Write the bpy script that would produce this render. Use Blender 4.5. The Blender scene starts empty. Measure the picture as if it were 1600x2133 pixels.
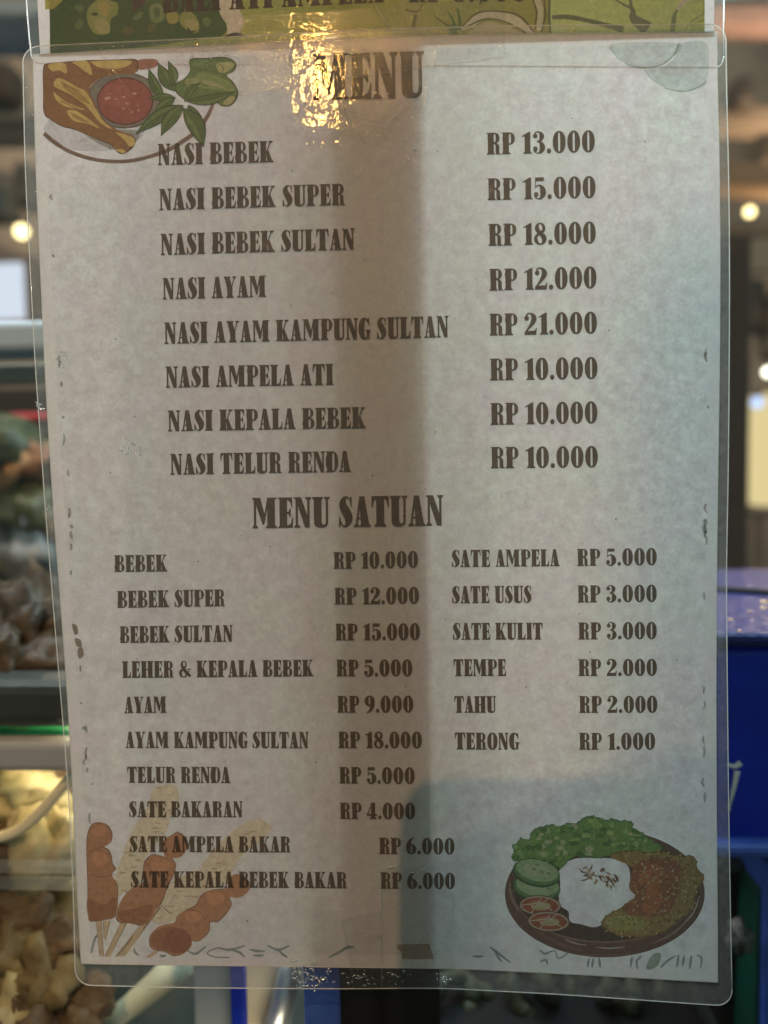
import bpy, bmesh, math, random
import numpy as np
from mathutils import Vector, Matrix, noise
from mathutils.geometry import delaunay_2d_cdt

random.seed(7)
SC = bpy.context.scene
COL = SC.collection

# ------------------------------------------------------------------ camera
# The menu sheet is an A4 sheet in the plane y = 0 (x right, z up, metres); the camera pose was solved from its corners.
F = 1600.0                                     # focal length in pixels of a 1600 px wide picture
r1 = np.array((0.999872, 0.001898, -0.052118)); r1 /= np.linalg.norm(r1)
r2 = np.array((-0.027425, 0.996672, -0.058586)); r2 -= r1*r1.dot(r2)*0.5; r2 /= np.linalg.norm(r2)
r1 -= r2*r1.dot(r2); r1 /= np.linalg.norm(r1)
r3 = np.cross(r1, r2)
T = np.array((-1.2364, -4.0903, 244.64))/1000
RM = np.stack((r1, r3, r2), axis=1)            # camera coords (right, up, forward) from world (x, y, z)
CAM = -(RM.T @ T)
cam_d = bpy.data.cameras.new('camera'); cam = bpy.data.objects.new('camera', cam_d); COL.objects.link(cam)
cam_d.sensor_fit = 'HORIZONTAL'; cam_d.sensor_width = 36.0; cam_d.lens = 36.0*F/1600
cam_d.clip_start = 0.01; cam_d.clip_end = 60
M4 = Matrix.Identity(4)
for i in range(3):
    M4[i][0] = RM[0][i]; M4[i][1] = RM[1][i]; M4[i][2] = -RM[2][i]; M4[i][3] = CAM[i]
cam.matrix_world = M4
cam_d.dof.use_dof = True; cam_d.dof.focus_distance = 0.243; cam_d.dof.aperture_fstop = 7.0
SC.camera = cam

# ------------------------------------------------------------------ world, exposure
W = bpy.data.worlds.new('World'); SC.world = W; W.use_nodes = True
wt = W.node_tree; bgn = wt.nodes['Background']
wtc = wt.nodes.new('ShaderNodeTexCoord'); wsep = wt.nodes.new('ShaderNodeSeparateXYZ'); wr = wt.nodes.new('ShaderNodeValToRGB')
wt.links.new(wtc.outputs['Generated'], wsep.inputs[0]); wt.links.new(wsep.outputs['Y'], wr.inputs[0])
wr.color_ramp.elements[0].position = 0.0; wr.color_ramp.elements[0].color = (0.20, 0.285, 0.275, 1)
wr.color_ramp.elements[1].position = 0.6; wr.color_ramp.elements[1].color = (0.50, 0.74, 0.74, 1)
wt.links.new(wr.outputs[0], bgn.inputs['Color']); bgn.inputs['Strength'].default_value = 1.0
SC.view_settings.view_transform = 'Standard'; SC.view_settings.look = 'None'
SC.view_settings.exposure = 0.0; SC.view_settings.gamma = 1.0; SC.view_settings.use_curve_mapping = False
SC.cycles.max_bounces = 10; SC.cycles.transparent_max_bounces = 40; SC.cycles.transmission_bounces = 8
SC.cycles.use_denoising = True; SC.cycles.sample_clamp_indirect = 6.0
SC.cycles.caustics_reflective = False; SC.cycles.caustics_refractive = False

# ------------------------------------------------------------------ geometry of the view
def ray(px, py):
    d = np.array(((px-800)/F, (1066.5-py)/F, 1.0))
    return RM.T @ d
def at(px, py, y):                              # point seen at picture position px, py on the vertical plane y
    d = ray(px, py); t = (y-CAM[1])/d[1]
    return Vector(CAM+d*t)
def bulge(x, z):                                # the taped sheet is not quite flat
    return -0.0014 - 0.0005*math.sin(18*x+0.6)*math.cos(11*z-0.5) - 0.0003*math.sin(26*z+9*x)
def on_sheet(px, py, off=0.0):                  # point on the sheet's surface, off metres in front of it
    d = ray(px, py); y = -0.002
    for _ in range(3):
        t = (y-off-CAM[1])/d[1]; p = CAM+d*t; y = bulge(p[0], p[2])
    return Vector(p)

# ------------------------------------------------------------------ lamps
def area(name, loc, target, sx, sy, power, col):
    l = bpy.data.lights.new(name, 'AREA'); l.shape = 'RECTANGLE'; l.size = sx; l.size_y = sy; l.energy = power; l.color = col
    o = bpy.data.objects.new(name, l); COL.objects.link(o); o.location = loc
    o.rotation_euler = (Vector(target)-Vector(loc)).to_track_quat('-Z', 'Y').to_euler(); return o
def point(name, loc, power, col, r):
    l = bpy.data.lights.new(name, 'POINT'); l.energy = power; l.color = col; l.shadow_soft_size = r
    o = bpy.data.objects.new(name, l); COL.objects.link(o); o.location = loc; return o
hit = at(640, -620, 0)
dv = hit-Vector(CAM); dv.y = -dv.y
LAMP = hit+dv*5.0                               # the small warm bulb that throws the shadow edges on the sheet
hit2 = at(655, 160, 0); dv = hit2-Vector(CAM); dv.y = -dv.y
LANT = hit2+dv*3.2                              # added unseen lamp, placed to mirror in the film as the golden glare
area('glare_lamp_light', LANT, hit2, 0.018, 0.085, 1.1, (1.0, 0.52, 0.13))
point('street_bulb_light', LAMP, 64.0, (1.0, 0.56, 0.28), 0.0022)
area('case_tube_warm', (-0.22, 0.17, 0.30), (-0.08, 0, 0.02), 0.42, 0.10, 1.5, (0.86, 0.90, 0.95))
area('case_tube_cool', (0.22, 0.16, 0.30), (0.08, 0, 0.02), 0.42, 0.10, 2.55, (0.68, 0.93, 1.0))
area('fill_low_right', (0.085, 0.25, -0.015), (0.065, 0, -0.09), 0.18, 0.05, 0.02, (0.84, 0.96, 1.0))  # added fill behind the sheet, brightens its lower right
area('fill_tray', (-0.14, 0.10, -0.085), (-0.17, 0.09, -0.14), 0.10, 0.02, 0.12, (1.0, 0.80, 0.45))  # added warm fill that brightens the middle tray and tongs
area('fill_low_left', (-0.075, 0.19, -0.075), (-0.06, 0, -0.125), 0.16, 0.03, 0.13, (0.95, 0.95, 1.0))  # added fill behind the sheet, brightens its lower left
point('fill_below', at(545, 2330, .035), 0.05, (1.0, 0.85, 0.6), 0.01)  # added warm fill out of view, lifts the boards at the bottom
point('stall_light_left', (-1.3, 2.3, 1.5), 42, (1.0, 0.75, 0.5), 0.05)
point('stall_light_right', (1.1, 1.5, 0.5), 40, (1.0, 0.72, 0.45), 0.05)

# ------------------------------------------------------------------ materials
def newmat(name):
    m = bpy.data.materials.new(name); m.use_nodes = True
    nt = m.node_tree; nt.nodes.clear()
    out = nt.nodes.new('ShaderNodeOutputMaterial'); return m, nt, out
def N(nt, t, **kw):
    n = nt.nodes.new(t)
    for k, v in kw.items():
        if k in n.inputs: n.inputs[k].default_value = v
        else: setattr(n, k, v)
    return n
def pmat(name, col, rough=0.5, metal=0.0, var=0.15, scale=30, bump=0.0, spec=0.5, trans=0.0, emit=None, estr=0.0, col2=None):
    m, nt, out = newmat(name); L = nt.links
    b = nt.nodes.new('ShaderNodeBsdfPrincipled'); L.new(b.outputs[0], out.inputs[0])
    tc = N(nt, 'ShaderNodeTexCoord'); no = N(nt, 'ShaderNodeTexNoise', Scale=scale, Detail=6.0, Roughness=0.6)
    L.new(tc.outputs['Object'], no.inputs['Vector'])
    rp = N(nt, 'ShaderNodeValToRGB'); rp.color_ramp.elements[0].position = 0.3; rp.color_ramp.elements[1].position = 0.7
    c2 = col2 if col2 else tuple(min(1, c*(1+var)) for c in col)
    c1 = col if col2 else tuple(c*(1-var) for c in col)
    rp.color_ramp.elements[0].color = (*c1, 1); rp.color_ramp.elements[1].color = (*c2, 1)
    L.new(no.outputs['Fac'], rp.inputs[0]); L.new(rp.outputs[0], b.inputs['Base Color'])
    b.inputs['Roughness'].default_value = rough; b.inputs['Metallic'].default_value = metal
    b.inputs['Specular IOR Level'].default_value = spec
    if bump:
        bu = N(nt, 'ShaderNodeBump', Strength=bump, Distance=0.002); L.new(no.outputs['Fac'], bu.inputs['Height']); L.new(bu.outputs[0], b.inputs['Normal'])
    if emit: b.inputs['Emission Color'].default_value = (*emit, 1); b.inputs['Emission Strength'].default_value = estr
    return m
def paper_mat(name, mottled):
    m, nt, out = newmat(name); L = nt.links
    tc = N(nt, 'ShaderNodeTexCoord')
    n1 = N(nt, 'ShaderNodeTexNoise', Scale=240.0, Detail=8.0, Roughness=0.74)
    n2 = N(nt, 'ShaderNodeTexNoise', Scale=900.0, Detail=3.0, Roughness=0.7)
    n3 = N(nt, 'ShaderNodeTexNoise', Scale=48.0, Detail=4.0, Roughness=0.5)
    for n in (n1, n2, n3): L.new(tc.outputs['Object'], n.inputs['Vector'])
    rp = N(nt, 'ShaderNodeValToRGB'); e = rp.color_ramp.elements
    a = 0.35 if mottled else 0.42
    e[0].position = a; e[1].position = 1-a
    if mottled: e[0].color = (0.56, 0.54, 0.545, 1); e[1].color = (0.69, 0.69, 0.672, 1)
    else: e[0].color = (0.66, 0.64, 0.64, 1); e[1].color = (0.70, 0.68, 0.675, 1)
    L.new(n1.outputs['Fac'], rp.inputs[0])
    mx = N(nt, 'ShaderNodeMix', data_type='RGBA', blend_type='MULTIPLY'); mx.inputs[0].default_value = 1.0
    g = N(nt, 'ShaderNodeMapRange'); g.inputs[1].default_value = 0.3; g.inputs[2].default_value = 0.7
    g.inputs[3].default_value = 0.93; g.inputs[4].default_value = 1.06; L.new(n2.outputs['Fac'], g.inputs[0])
    tint = N(nt, 'ShaderNodeValToRGB'); tint.color_ramp.elements[0].position = .35; tint.color_ramp.elements[1].position = .65
    tint.color_ramp.elements[0].color = (1.0, 0.955, 0.985, 1); tint.color_ramp.elements[1].color = (0.97, 1.0, 0.965, 1)
    L.new(n3.outputs['Fac'], tint.inputs[0])
    L.new(rp.outputs[0], mx.inputs[6]); L.new(tint.outputs[0], mx.inputs[7])
    mx2 = N(nt, 'ShaderNodeMix', data_type='RGBA', blend_type='MULTIPLY'); mx2.inputs[0].default_value = 1.0
    L.new(mx.outputs[2], mx2.inputs[6]); L.new(g.outputs[0], mx2.inputs[7])
    d = N(nt, 'ShaderNodeBsdfDiffuse'); t = N(nt, 'ShaderNodeBsdfTranslucent'); s = N(nt, 'ShaderNodeMixShader')
    L.new(mx2.outputs[2], d.inputs[0]); L.new(mx2.outputs[2], t.inputs[0])
    tr = N(nt, 'ShaderNodeMapRange'); tr.inputs[1].default_value = .3; tr.inputs[2].default_value = .7
    tr.inputs[3].default_value = 0.34; tr.inputs[4].default_value = 0.46 if mottled else 0.36
    L.new(n1.outputs['Fac'], tr.inputs[0]); L.new(tr.outputs[0], s.inputs[0])
    L.new(d.outputs[0], s.inputs[1]); L.new(t.outputs[0], s.inputs[2]); L.new(s.outputs[0], out.inputs[0]); return m
def print_mat():
    m, nt, out = newmat('printed_ink'); L = nt.links
    at_ = N(nt, 'ShaderNodeVertexColor', layer_name='Col')
    tc = N(nt, 'ShaderNodeTexCoord'); n1 = N(nt, 'ShaderNodeTexNoise', Scale=600.0, Detail=4.0, Roughness=0.7); L.new(tc.outputs['Object'], n1.inputs['Vector'])
    g = N(nt, 'ShaderNodeMapRange'); g.inputs[1].default_value = .3; g.inputs[2].default_value = .7; g.inputs[3].default_value = .84; g.inputs[4].default_value = 1.16
    L.new(n1.outputs['Fac'], g.inputs[0])
    mx = N(nt, 'ShaderNodeMix', data_type='RGBA', blend_type='MULTIPLY'); mx.inputs[0].default_value = 1.0
    L.new(at_.outputs[0], mx.inputs[6]); L.new(g.outputs[0], mx.inputs[7])
    d = N(nt, 'ShaderNodeBsdfDiffuse'); t = N(nt, 'ShaderNodeBsdfTransparent'); s = N(nt, 'ShaderNodeMixShader')
    # ink: lets the paper's own light through, tinted by the ink, over a thin solid film of pigment
    gm = N(nt, 'ShaderNodeMix', data_type='RGBA'); gm.inputs[0].default_value = 0.0
    L.new(mx.outputs[2], d.inputs[0])
    sq = N(nt, 'ShaderNodeGamma'); sq.inputs[1].default_value = 0.5; L.new(mx.outputs[2], sq.inputs[0]); L.new(sq.outputs[0], t.inputs[0])
    s.inputs[0].default_value = 0.0
    # opaque share comes from the alpha of the colour
    L.new(at_.outputs[1], s.inputs[0])
    L.new(t.outputs[0], s.inputs[1])
    tl = N(nt, 'ShaderNodeBsdfTranslucent'); L.new(mx.outputs[2], tl.inputs[0])
    s2 = N(nt, 'ShaderNodeMixShader'); s2.inputs[0].default_value = 0.38; L.new(d.outputs[0], s2.inputs[1]); L.new(tl.outputs[0], s2.inputs[2])
    L.new(s2.outputs[0], s.inputs[2]); L.new(s.outputs[0], out.inputs[0]); return m
def facing_gloss(nt, f0, normal=None):            # reflectance of a thin clear sheet, the same from both sides
    lw = N(nt, 'ShaderNodeLayerWeight', Blend=0.5); pw = N(nt, 'ShaderNodeMath', operation='POWER'); pw.inputs[1].default_value = 5.0
    if normal is not None: nt.links.new(normal, lw.inputs['Normal'])
    mr = N(nt, 'ShaderNodeMapRange'); mr.inputs[3].default_value = f0; mr.inputs[4].default_value = 1.0
    nt.links.new(lw.outputs['Facing'], pw.inputs[0]); nt.links.new(pw.outputs[0], mr.inputs[0]); return mr.outputs[0]
def film_mat(name, haze, bump, bscale, rough=0.03, hazecol=(0.8, 0.8, 0.8), hvar=0.0, gloss2=0.0, bump_d=0.001, back=.55):
    m, nt, out = newmat(name); L = nt.links
    tc = N(nt, 'ShaderNodeTexCoord'); n1 = N(nt, 'ShaderNodeTexNoise', Scale=bscale, Detail=2.5, Roughness=0.55)
    L.new(tc.outputs['Object'], n1.inputs['Vector'])
    bu = N(nt, 'ShaderNodeBump', Strength=bump, Distance=bump_d); L.new(n1.outputs['Fac'], bu.inputs['Height'])
    tr = N(nt, 'ShaderNodeBsdfTransparent'); tr.inputs[0].default_value = (0.975, 0.98, 0.975, 1)
    gl = N(nt, 'ShaderNodeBsdfGlossy', Roughness=rough); L.new(bu.outputs[0], gl.inputs['Normal'])
    fr = facing_gloss(nt, 0.032, bu.outputs[0])
    s = N(nt, 'ShaderNodeMixShader'); L.new(fr, s.inputs[0])
    df = N(nt, 'ShaderNodeBsdfDiffuse'); df.inputs[0].default_value = (*hazecol, 1)
    tl = N(nt, 'ShaderNodeBsdfTranslucent'); tl.inputs[0].default_value = (*hazecol, 1)
    hz = N(nt, 'ShaderNodeMixShader'); hz.inputs[0].default_value = back; L.new(df.outputs[0], hz.inputs[1]); L.new(tl.outputs[0], hz.inputs[2])
    s0 = N(nt, 'ShaderNodeMixShader'); s0.inputs[0].default_value = haze
    if hvar:
        n2 = N(nt, 'ShaderNodeTexNoise', Scale=420.0, Detail=5.0, Roughness=0.7); L.new(tc.outputs['Object'], n2.inputs['Vector'])
        mr = N(nt, 'ShaderNodeMapRange'); mr.inputs[1].default_value = .35; mr.inputs[2].default_value = .7
        mr.inputs[3].default_value = haze*(1-hvar); mr.inputs[4].default_value = haze*(1+hvar); L.new(n2.outputs['Fac'], mr.inputs[0]); L.new(mr.outputs[0], s0.inputs[0])
    L.new(tr.outputs[0], s0.inputs[1]); L.new(hz.outputs[0], s0.inputs[2])
    L.new(s0.outputs[0], s.inputs[1]); L.new(gl.outputs[0], s.inputs[2])
    last = s
    if gloss2:
        g2 = N(nt, 'ShaderNodeBsdfGlossy', Roughness=0.13); n3 = N(nt, 'ShaderNodeTexNoise', Scale=230.0, Detail=5.0, Roughness=0.7); L.new(tc.outputs['Object'], n3.inputs['Vector'])
        b2 = N(nt, 'ShaderNodeBump', Strength=0.8, Distance=0.0012); L.new(n3.outputs['Fac'], b2.inputs['Height']); L.new(b2.outputs[0], g2.inputs['Normal'])
        s3 = N(nt, 'ShaderNodeMixShader'); s3.inputs[0].default_value = gloss2; L.new(s.outputs[0], s3.inputs[1]); L.new(g2.outputs[0], s3.inputs[2]); last = s3
    L.new(last.outputs[0], out.inputs[0]); return m
def lamp_mat(name, col, strength):
    m, nt, out = newmat(name); e = N(nt, 'ShaderNodeEmission'); e.inputs[0].default_value = (*col, 1); e.inputs[1].default_value = strength
    nt.links.new(e.outputs[0], out.inputs[0]); return m

PAPER = paper_mat('mottled_paper', True); MARGIN = paper_mat('plain_paper', False); INK = print_mat()
FILM = film_mat('laminate_film', 0.032, 0.12, 240, gloss2=0.018)
BORDER = film_mat('laminate_border', 0.05, 0.8, 380, hvar=0.5, hazecol=(0.95, 0.90, 0.80), back=.93)
TAPE = film_mat('clear_tape', 0.004, 0.4, 380, rough=0.035, bump_d=0.0012)
TAPE2 = film_mat('smooth_clear_tape', 0.012, 0.15, 200, rough=0.05)
EDGE = film_mat('film_edge', 0.85, 0.2, 200, hazecol=(0.95, 0.94, 0.9), hvar=0.15, back=.6)
GLINT = film_mat('film_crease', 0.10, 0.5, 260, rough=0.08, hazecol=(0.9, 0.88, 0.85))
GLINT2 = film_mat('glint_bubble_film', 0.02, 0.5, 500, rough=0.03)
SCUFF = pmat('film_scuff', (.9, .9, .88), 0.22, 0.85, .05, 700)

# ------------------------------------------------------------------ object helpers
def tag(o, label, cat=None, group=None, kind=None):
    if label: o['label'] = label
    if cat: o['category'] = cat
    if group: o['group'] = group
    if kind: o['kind'] = kind
    return o
def empty(name, loc, label, cat, group=None):
    o = bpy.data.objects.new(name, None); COL.objects.link(o); o.location = loc; o.empty_display_size = 0.02
    return tag(o, label, cat, group)
def mesh(name, V, Fc, mats, parent=None, smooth=False, midx=None):
    me = bpy.data.meshes.new(name); pl = Vector(parent.location) if parent else Vector((0, 0, 0))
    if parent and parent.parent: pl = pl+Vector(parent.parent.location)
    me.from_pydata([tuple(Vector(v)-pl) for v in V], [], Fc)
    for m in (mats if isinstance(mats, (list, tuple)) else [mats]): me.materials.append(m)
    if midx is not None: me.polygons.foreach_set('material_index', midx)
    if smooth: me.polygons.foreach_set('use_smooth', [True]*len(me.polygons))
    me.update(); o = bpy.data.objects.new(name, me); COL.objects.link(o)
    if parent: o.parent = parent
    return o
def bm_obj(name, bm, mat, parent=None, smooth=False):
    bmesh.ops.recalc_face_normals(bm, faces=bm.faces[:])
    V = [v.co.copy() for v in bm.verts]; bm.verts.index_update(); Fc = [[v.index for v in f.verts] for f in bm.faces]; bm.free()
    return mesh(name, V, Fc, mat, parent, smooth)
def box_bm(lo, hi, bev=0.0, rot=None, bm=None):
    bm2 = bmesh.new(); bmesh.ops.create_cube(bm2, size=1)
    c = (Vector(lo)+Vector(hi))/2; s = Vector(hi)-Vector(lo)
    for v in bm2.verts: v.co = Vector((v.co.x*s.x, v.co.y*s.y, v.co.z*s.z))
    if bev: bmesh.ops.bevel(bm2, geom=bm2.edges[:], offset=bev, segments=3, affect='EDGES', profile=0.5)
    for v in bm2.verts:
        if rot is not None: v.co = rot @ v.co
        v.co += c
    if bm is None: return bm2
    tmp = bpy.data.meshes.new('t'); bm2.to_mesh(tmp); bm2.free(); bm.from_mesh(tmp); bpy.data.meshes.remove(tmp); return bm
def pbox(name, x0, y0, x1, y1, y, depth, mat, parent=None, bev=0.001, bm=None, roty=0.0):   # box whose front face covers a picture rectangle at plane y
    a = at(x0, y1, y); b = at(x1, y0, y)
    B = box_bm((min(a.x, b.x), y, min(a.z, b.z)), (max(a.x, b.x), y+depth, max(a.z, b.z)), bev, Matrix.Rotation(roty, 3, 'Y') if roty else None, bm)
    return B if name is None else bm_obj(name, B, mat, parent)
def tube_vf(pts, r, n=6, taper=None, V=None, Fc=None):
    V = [] if V is None else V; Fc = [] if Fc is None else Fc; base = len(V); k = len(pts)
    for i, p in enumerate(pts):
        d = (pts[min(i+1, k-1)]-pts[max(i-1, 0)]).normalized(); u = d.cross(Vector((0, 1, 0)))
        if u.length < 1e-6: u = d.cross(Vector((1, 0, 0)))
        u.normalize(); w = d.cross(u); rr = r*(taper[i] if taper else 1)
        for j in range(n):
            a = 2*math.pi*j/n; V.append(p+u*(rr*math.cos(a))+w*(rr*math.sin(a)))
    for i in range(k-1):
        for j in range(n): Fc.append([base+i*n+j, base+i*n+(j+1) % n, base+(i+1)*n+(j+1) % n, base+(i+1)*n+j])
    Fc.append([base+j for j in range(n)][::-1]); Fc.append([base+(k-1)*n+j for j in range(n)]); return V, Fc
def tube(name, pts, r, mat, parent=None, n=8, taper=None):
    V, Fc = tube_vf(pts, r, n, taper); return mesh(name, V, Fc, mat, parent, True)
def catmull(pts, closed=True, n=5):
    P = [np.array(p, float) for p in pts]; k = len(P); out = []
    for i in range(k if closed else k-1):
        if closed: a, b, c, d = P[i-1], P[i], P[(i+1) % k], P[(i+2) % k]
        else: a, b, c, d = P[max(i-1, 0)], P[i], P[i+1], P[min(i+2, k-1)]
        for j in range(n):
            t = j/n; out.append(tuple(0.5*((2*b)+(c-a)*t+(2*a-5*b+4*c-d)*t*t+(3*b-a-3*c+d)*t**3)))
    if not closed: out.append(tuple(P[-1]))
    return out
def ell(cx, cy, rx, ry, rot=0.0, n=40, p=2.0):
    out = []
    for i in range(n):
        a = 2*math.pi*i/n; c, s = math.cos(a), math.sin(a)
        x = rx*math.copysign(abs(c)**(2/p), c); y = ry*math.copysign(abs(s)**(2/p), s)
        out.append((cx+x*math.cos(rot)-y*math.sin(rot), cy+x*math.sin(rot)+y*math.cos(rot)))
    return out
def stroke(pts, w=None, n=5, smooth=True):       # a brush stroke of varying width as one outline
    if len(pts[0]) == 2: pts = [(p[0], p[1], w) for p in pts]
    P = catmull(pts, False, n) if smooth and len(pts) > 2 else pts
    L, R = [], []
    for i, p in enumerate(P):
        a = P[max(i-1, 0)]; b = P[min(i+1, len(P)-1)]; dx, dy = b[0]-a[0], b[1]-a[1]; l = math.hypot(dx, dy) or 1
        h = p[2]/2; L.append((p[0]-dy/l*h, p[1]+dx/l*h)); R.append((p[0]+dy/l*h, p[1]-dx/l*h))
    return L+R[::-1]
def inside(poly, x, y):
    c = False; j = len(poly)-1
    for i in range(len(poly)):
        xi, yi = poly[i]; xj, yj = poly[j]
        if (yi > y) != (yj > y) and x < (xj-xi)*(y-yi)/(yj-yi)+xi: c = not c
        j = i
    return c
def triang(ops, grid=None):                       # ops: (+1 | -1, outline) applied in order -> verts2d, triangles
    vs, es = [], []
    for s, pl in ops:
        b = len(vs); vs += [Vector((p[0], p[1])) for p in pl]; k = len(pl); es += [(b+i, b+(i+1) % k) for i in range(k)]
    if grid:
        xs = [v.x for v in vs]; ys = [v.y for v in vs]
        gx = math.floor(min(xs)/grid)*grid
        while gx < max(xs):
            gy = math.floor(min(ys)/grid)*grid
            while gy < max(ys):
                if any(s > 0 and inside(pl, gx, gy) for s, pl in ops): vs.append(Vector((gx, gy)))
                gy += grid
            gx += grid
    r = delaunay_2d_cdt(vs, es, [], 0, 1e-4)
    vo, fo = r[0], r[2]; keep = []
    bbs = [(min(p[0] for p in pl), max(p[0] for p in pl), min(p[1] for p in pl), max(p[1] for p in pl)) for s, pl in ops]
    for f in fo:
        cx = sum(vo[i].x for i in f)/3; cy = sum(vo[i].y for i in f)/3; st = False
        for (s, pl), bb in zip(ops, bbs):
            if bb[0] <= cx <= bb[1] and bb[2] <= cy <= bb[3] and inside(pl, cx, cy): st = s > 0
        if st: keep.append(list(f))
    return vo, keep

class Art:                                        # printed shapes gathered into one mesh, each a hair above the last
    def __init__(s, ox=0, oy=0, k=1.0, base=2e-5, step=2.2e-6, warp=None, gain=1.0): s.gain = gain; s.V = []; s.F = []; s.C = []; s.o = (ox, oy, k); s.off = base; s.step = step; s.surf = warp or on_sheet
    def px(s, p): return (s.o[0]+p[0]/s.o[2], s.o[1]+p[1]/s.o[2])
    def add(s, ops, col, a=1.0, grid=36, raw=False):
        if not isinstance(ops[0][1], (list, tuple)) or not isinstance(ops[0][1][0], (list, tuple)): ops = [(1, ops)]
        ops = [(sg, [s.px(p) for p in pl] if not raw else pl) for sg, pl in ops]
        vo, fo = triang(ops, grid); b = len(s.V)
        s.V += [s.surf(v.x, v.y, s.off) for v in vo]; s.F += [[b+i for i in f] for f in fo]; lm_ = .3*col[0]+.55*col[1]+.15*col[2]; col = tuple(min(.85, ((c*.95+lm_*.05)*1.12+.045)*s.gain) for c in col); s.C += [(*col, a)]*len(fo); s.off += s.step if grid else 1.2e-7
    def build(s, name, parent, label=None):
        o = mesh(name, s.V, s.F, INK, parent); me = o.data
        ca = me.color_attributes.new('Col', 'FLOAT_COLOR', 'CORNER')
        arr = np.zeros((len(me.loops), 4), np.float32); i = 0
        for f, c in zip(s.F, s.C): arr[i:i+len(f)] = c; i += len(f)
        ca.data.foreach_set('color', arr.ravel()); 
        if label: o['label'] = label
        return o

# ------------------------------------------------------------------ lettering: a condensed slab face, drawn glyph by glyph (cap height 100)
def Rr(a, b, c, d): return [(a, b), (c, b), (c, d), (a, d)]
def sf(x0, x1, s0, s1, top=False):               # bracketed serif on a stem running s0..s1
    P_ = [(x0, 0), (x1, 0), (x1, 4.5), (s1, 11), (s0, 11), (x0, 4.5)]
    return [(x, 100-y) for x, y in P_] if top else P_
G = {}
G['E'] = (51, [(1, Rr(5, 0, 31, 100)), (1, Rr(0, 0, 50, 6)), (1, Rr(0, 94, 48, 100)), (1, [(30, 95), (48, 95), (48.5, 67), (45, 67), (41, 84), (30, 93)]), (1, [(30, 5), (50, 5), (51, 34), (47.5, 34), (43, 15), (30, 7)]), (1, Rr(30, 46, 38, 53)), (1, [(35, 46), (40, 35), (43, 35), (43, 64), (40, 64), (35, 53)])])
G['B'] = (58, [(1, Rr(5, 0, 31, 100)), (1, Rr(0, 0, 34, 5)), (1, Rr(0, 95, 34, 100)), (1, ell(30, 75.5, 23, 24.5, p=2.3)), (1, ell(30, 26.5, 28, 26.5, p=2.3)), (-1, ell(35, 76, 4, 17.5, p=3)), (-1, ell(35.5, 27, 4.8, 19, p=3))])
G['P'] = (57, [(1, Rr(5, 0, 31, 100)), (1, sf(0, 38, 5, 31)), (1, Rr(0, 95, 34, 100)), (1, ell(30, 71, 27, 29, p=2.3)), (-1, ell(35.5, 71, 4.5, 21.5, p=3))])
G['R'] = (62, [(1, Rr(5, 0, 31, 100)), (1, sf(0, 36, 5, 31)), (1, Rr(0, 95, 34, 100)), (1, ell(30, 74.5, 26, 25.5, p=2.3)), (1, [(28, 54), (44, 52), (53, 44), (55, 34), (55, 12), (57, 5), (62, 4), (62, 0), (41, 0), (38.5, 6), (38.5, 40), (35, 47), (28, 48)]), (-1, ell(35, 75, 4.2, 18, p=3))])
G['A'] = (57, [(1, [(19, 100), (37, 100), (53, 4), (25, 4)]), (1, [(20, 100), (27, 96), (13, 4), (6, 4)]), (1, Rr(11, 25, 32, 31)), (1, sf(0, 20, 7, 13)), (1, sf(22, 58, 26, 52))])
G['N'] = (58, [(1, Rr(5, 2, 13, 96)), (1, sf(0, 20, 5, 13)), (1, [(0, 100), (24, 100), (52, 18), (52, 0), (36, 0), (6, 92), (0, 95)]), (1, Rr(44, 10, 52, 98)), (1, sf(38, 58, 44, 52, True))])
G['M'] = (83, [(1, Rr(5, 2, 13, 96)), (1, sf(0, 19, 5, 13)), (1, [(0, 100), (27, 100), (45, 32), (39, 12), (34, 12), (7, 92), (0, 95)]), (1, [(34, 12), (40, 12), (57, 98), (50, 98)]), (1, Rr(50, 2, 76, 100)), (1, sf(45, 83, 50, 76)), (1, Rr(50, 95, 83, 100))])
G['U'] = (58, [(1, Rr(5, 20, 31, 98)), (1, sf(0, 36, 5, 31, True)), (1, Rr(45, 20, 53, 98)), (1, sf(39, 59, 45, 53, True)), (1, ell(29, 21, 24, 22, p=2.5)), (-1, Rr(31, 22, 45, 88)), (-1, ell(38, 23, 7, 13, p=2.4))])
G['S'] = (47, [(1, stroke([(42, 72, 3), (39, 88, 5), (30, 97, 6), (21, 94, 13), (15, 82, 21), (16, 68, 26), (24, 52, 29), (32, 36, 29), (33, 20, 23), (27, 7, 13), (18, 3, 6), (9, 12, 5), (5, 28, 3)])), (1, [(39, 88), (40, 100), (44, 100), (44, 66), (41, 66)]), (1, [(1, 0), (5, 0), (8, 12), (5, 34), (1, 34)])])
G['I'] = (37, [(1, Rr(5, 0, 32, 100)), (1, sf(0, 37, 5, 32)), (1, sf(0, 37, 5, 32, True))])
G['K'] = (65, [(1, Rr(5, 0, 31, 100)), (1, sf(0, 35, 5, 31)), (1, sf(0, 35, 5, 31, True)), (1, [(29, 40), (35, 44), (54, 96), (47, 96)]), (1, [(30, 50), (38, 66), (61, 4), (36, 4)]), (1, sf(33, 66, 37, 60)), (1, sf(42, 62, 47, 55, True))])
G['L'] = (51, [(1, Rr(5, 0, 31, 100)), (1, sf(0, 37, 5, 31, True)), (1, Rr(0, 0, 50, 6)), (1, [(30, 5), (50, 5), (51, 36), (47.5, 36), (43, 16), (30, 7)])])
G['T'] = (59, [(1, Rr(16, 0, 43, 100)), (1, sf(10, 49, 16, 43)), (1, Rr(1, 94, 58, 100)), (1, [(1, 97), (16, 97), (16, 93), (8, 84), (4, 64), (0, 64)]), (1, [(58, 97), (43, 97), (43, 93), (51, 84), (55, 64), (59, 64)])])
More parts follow.
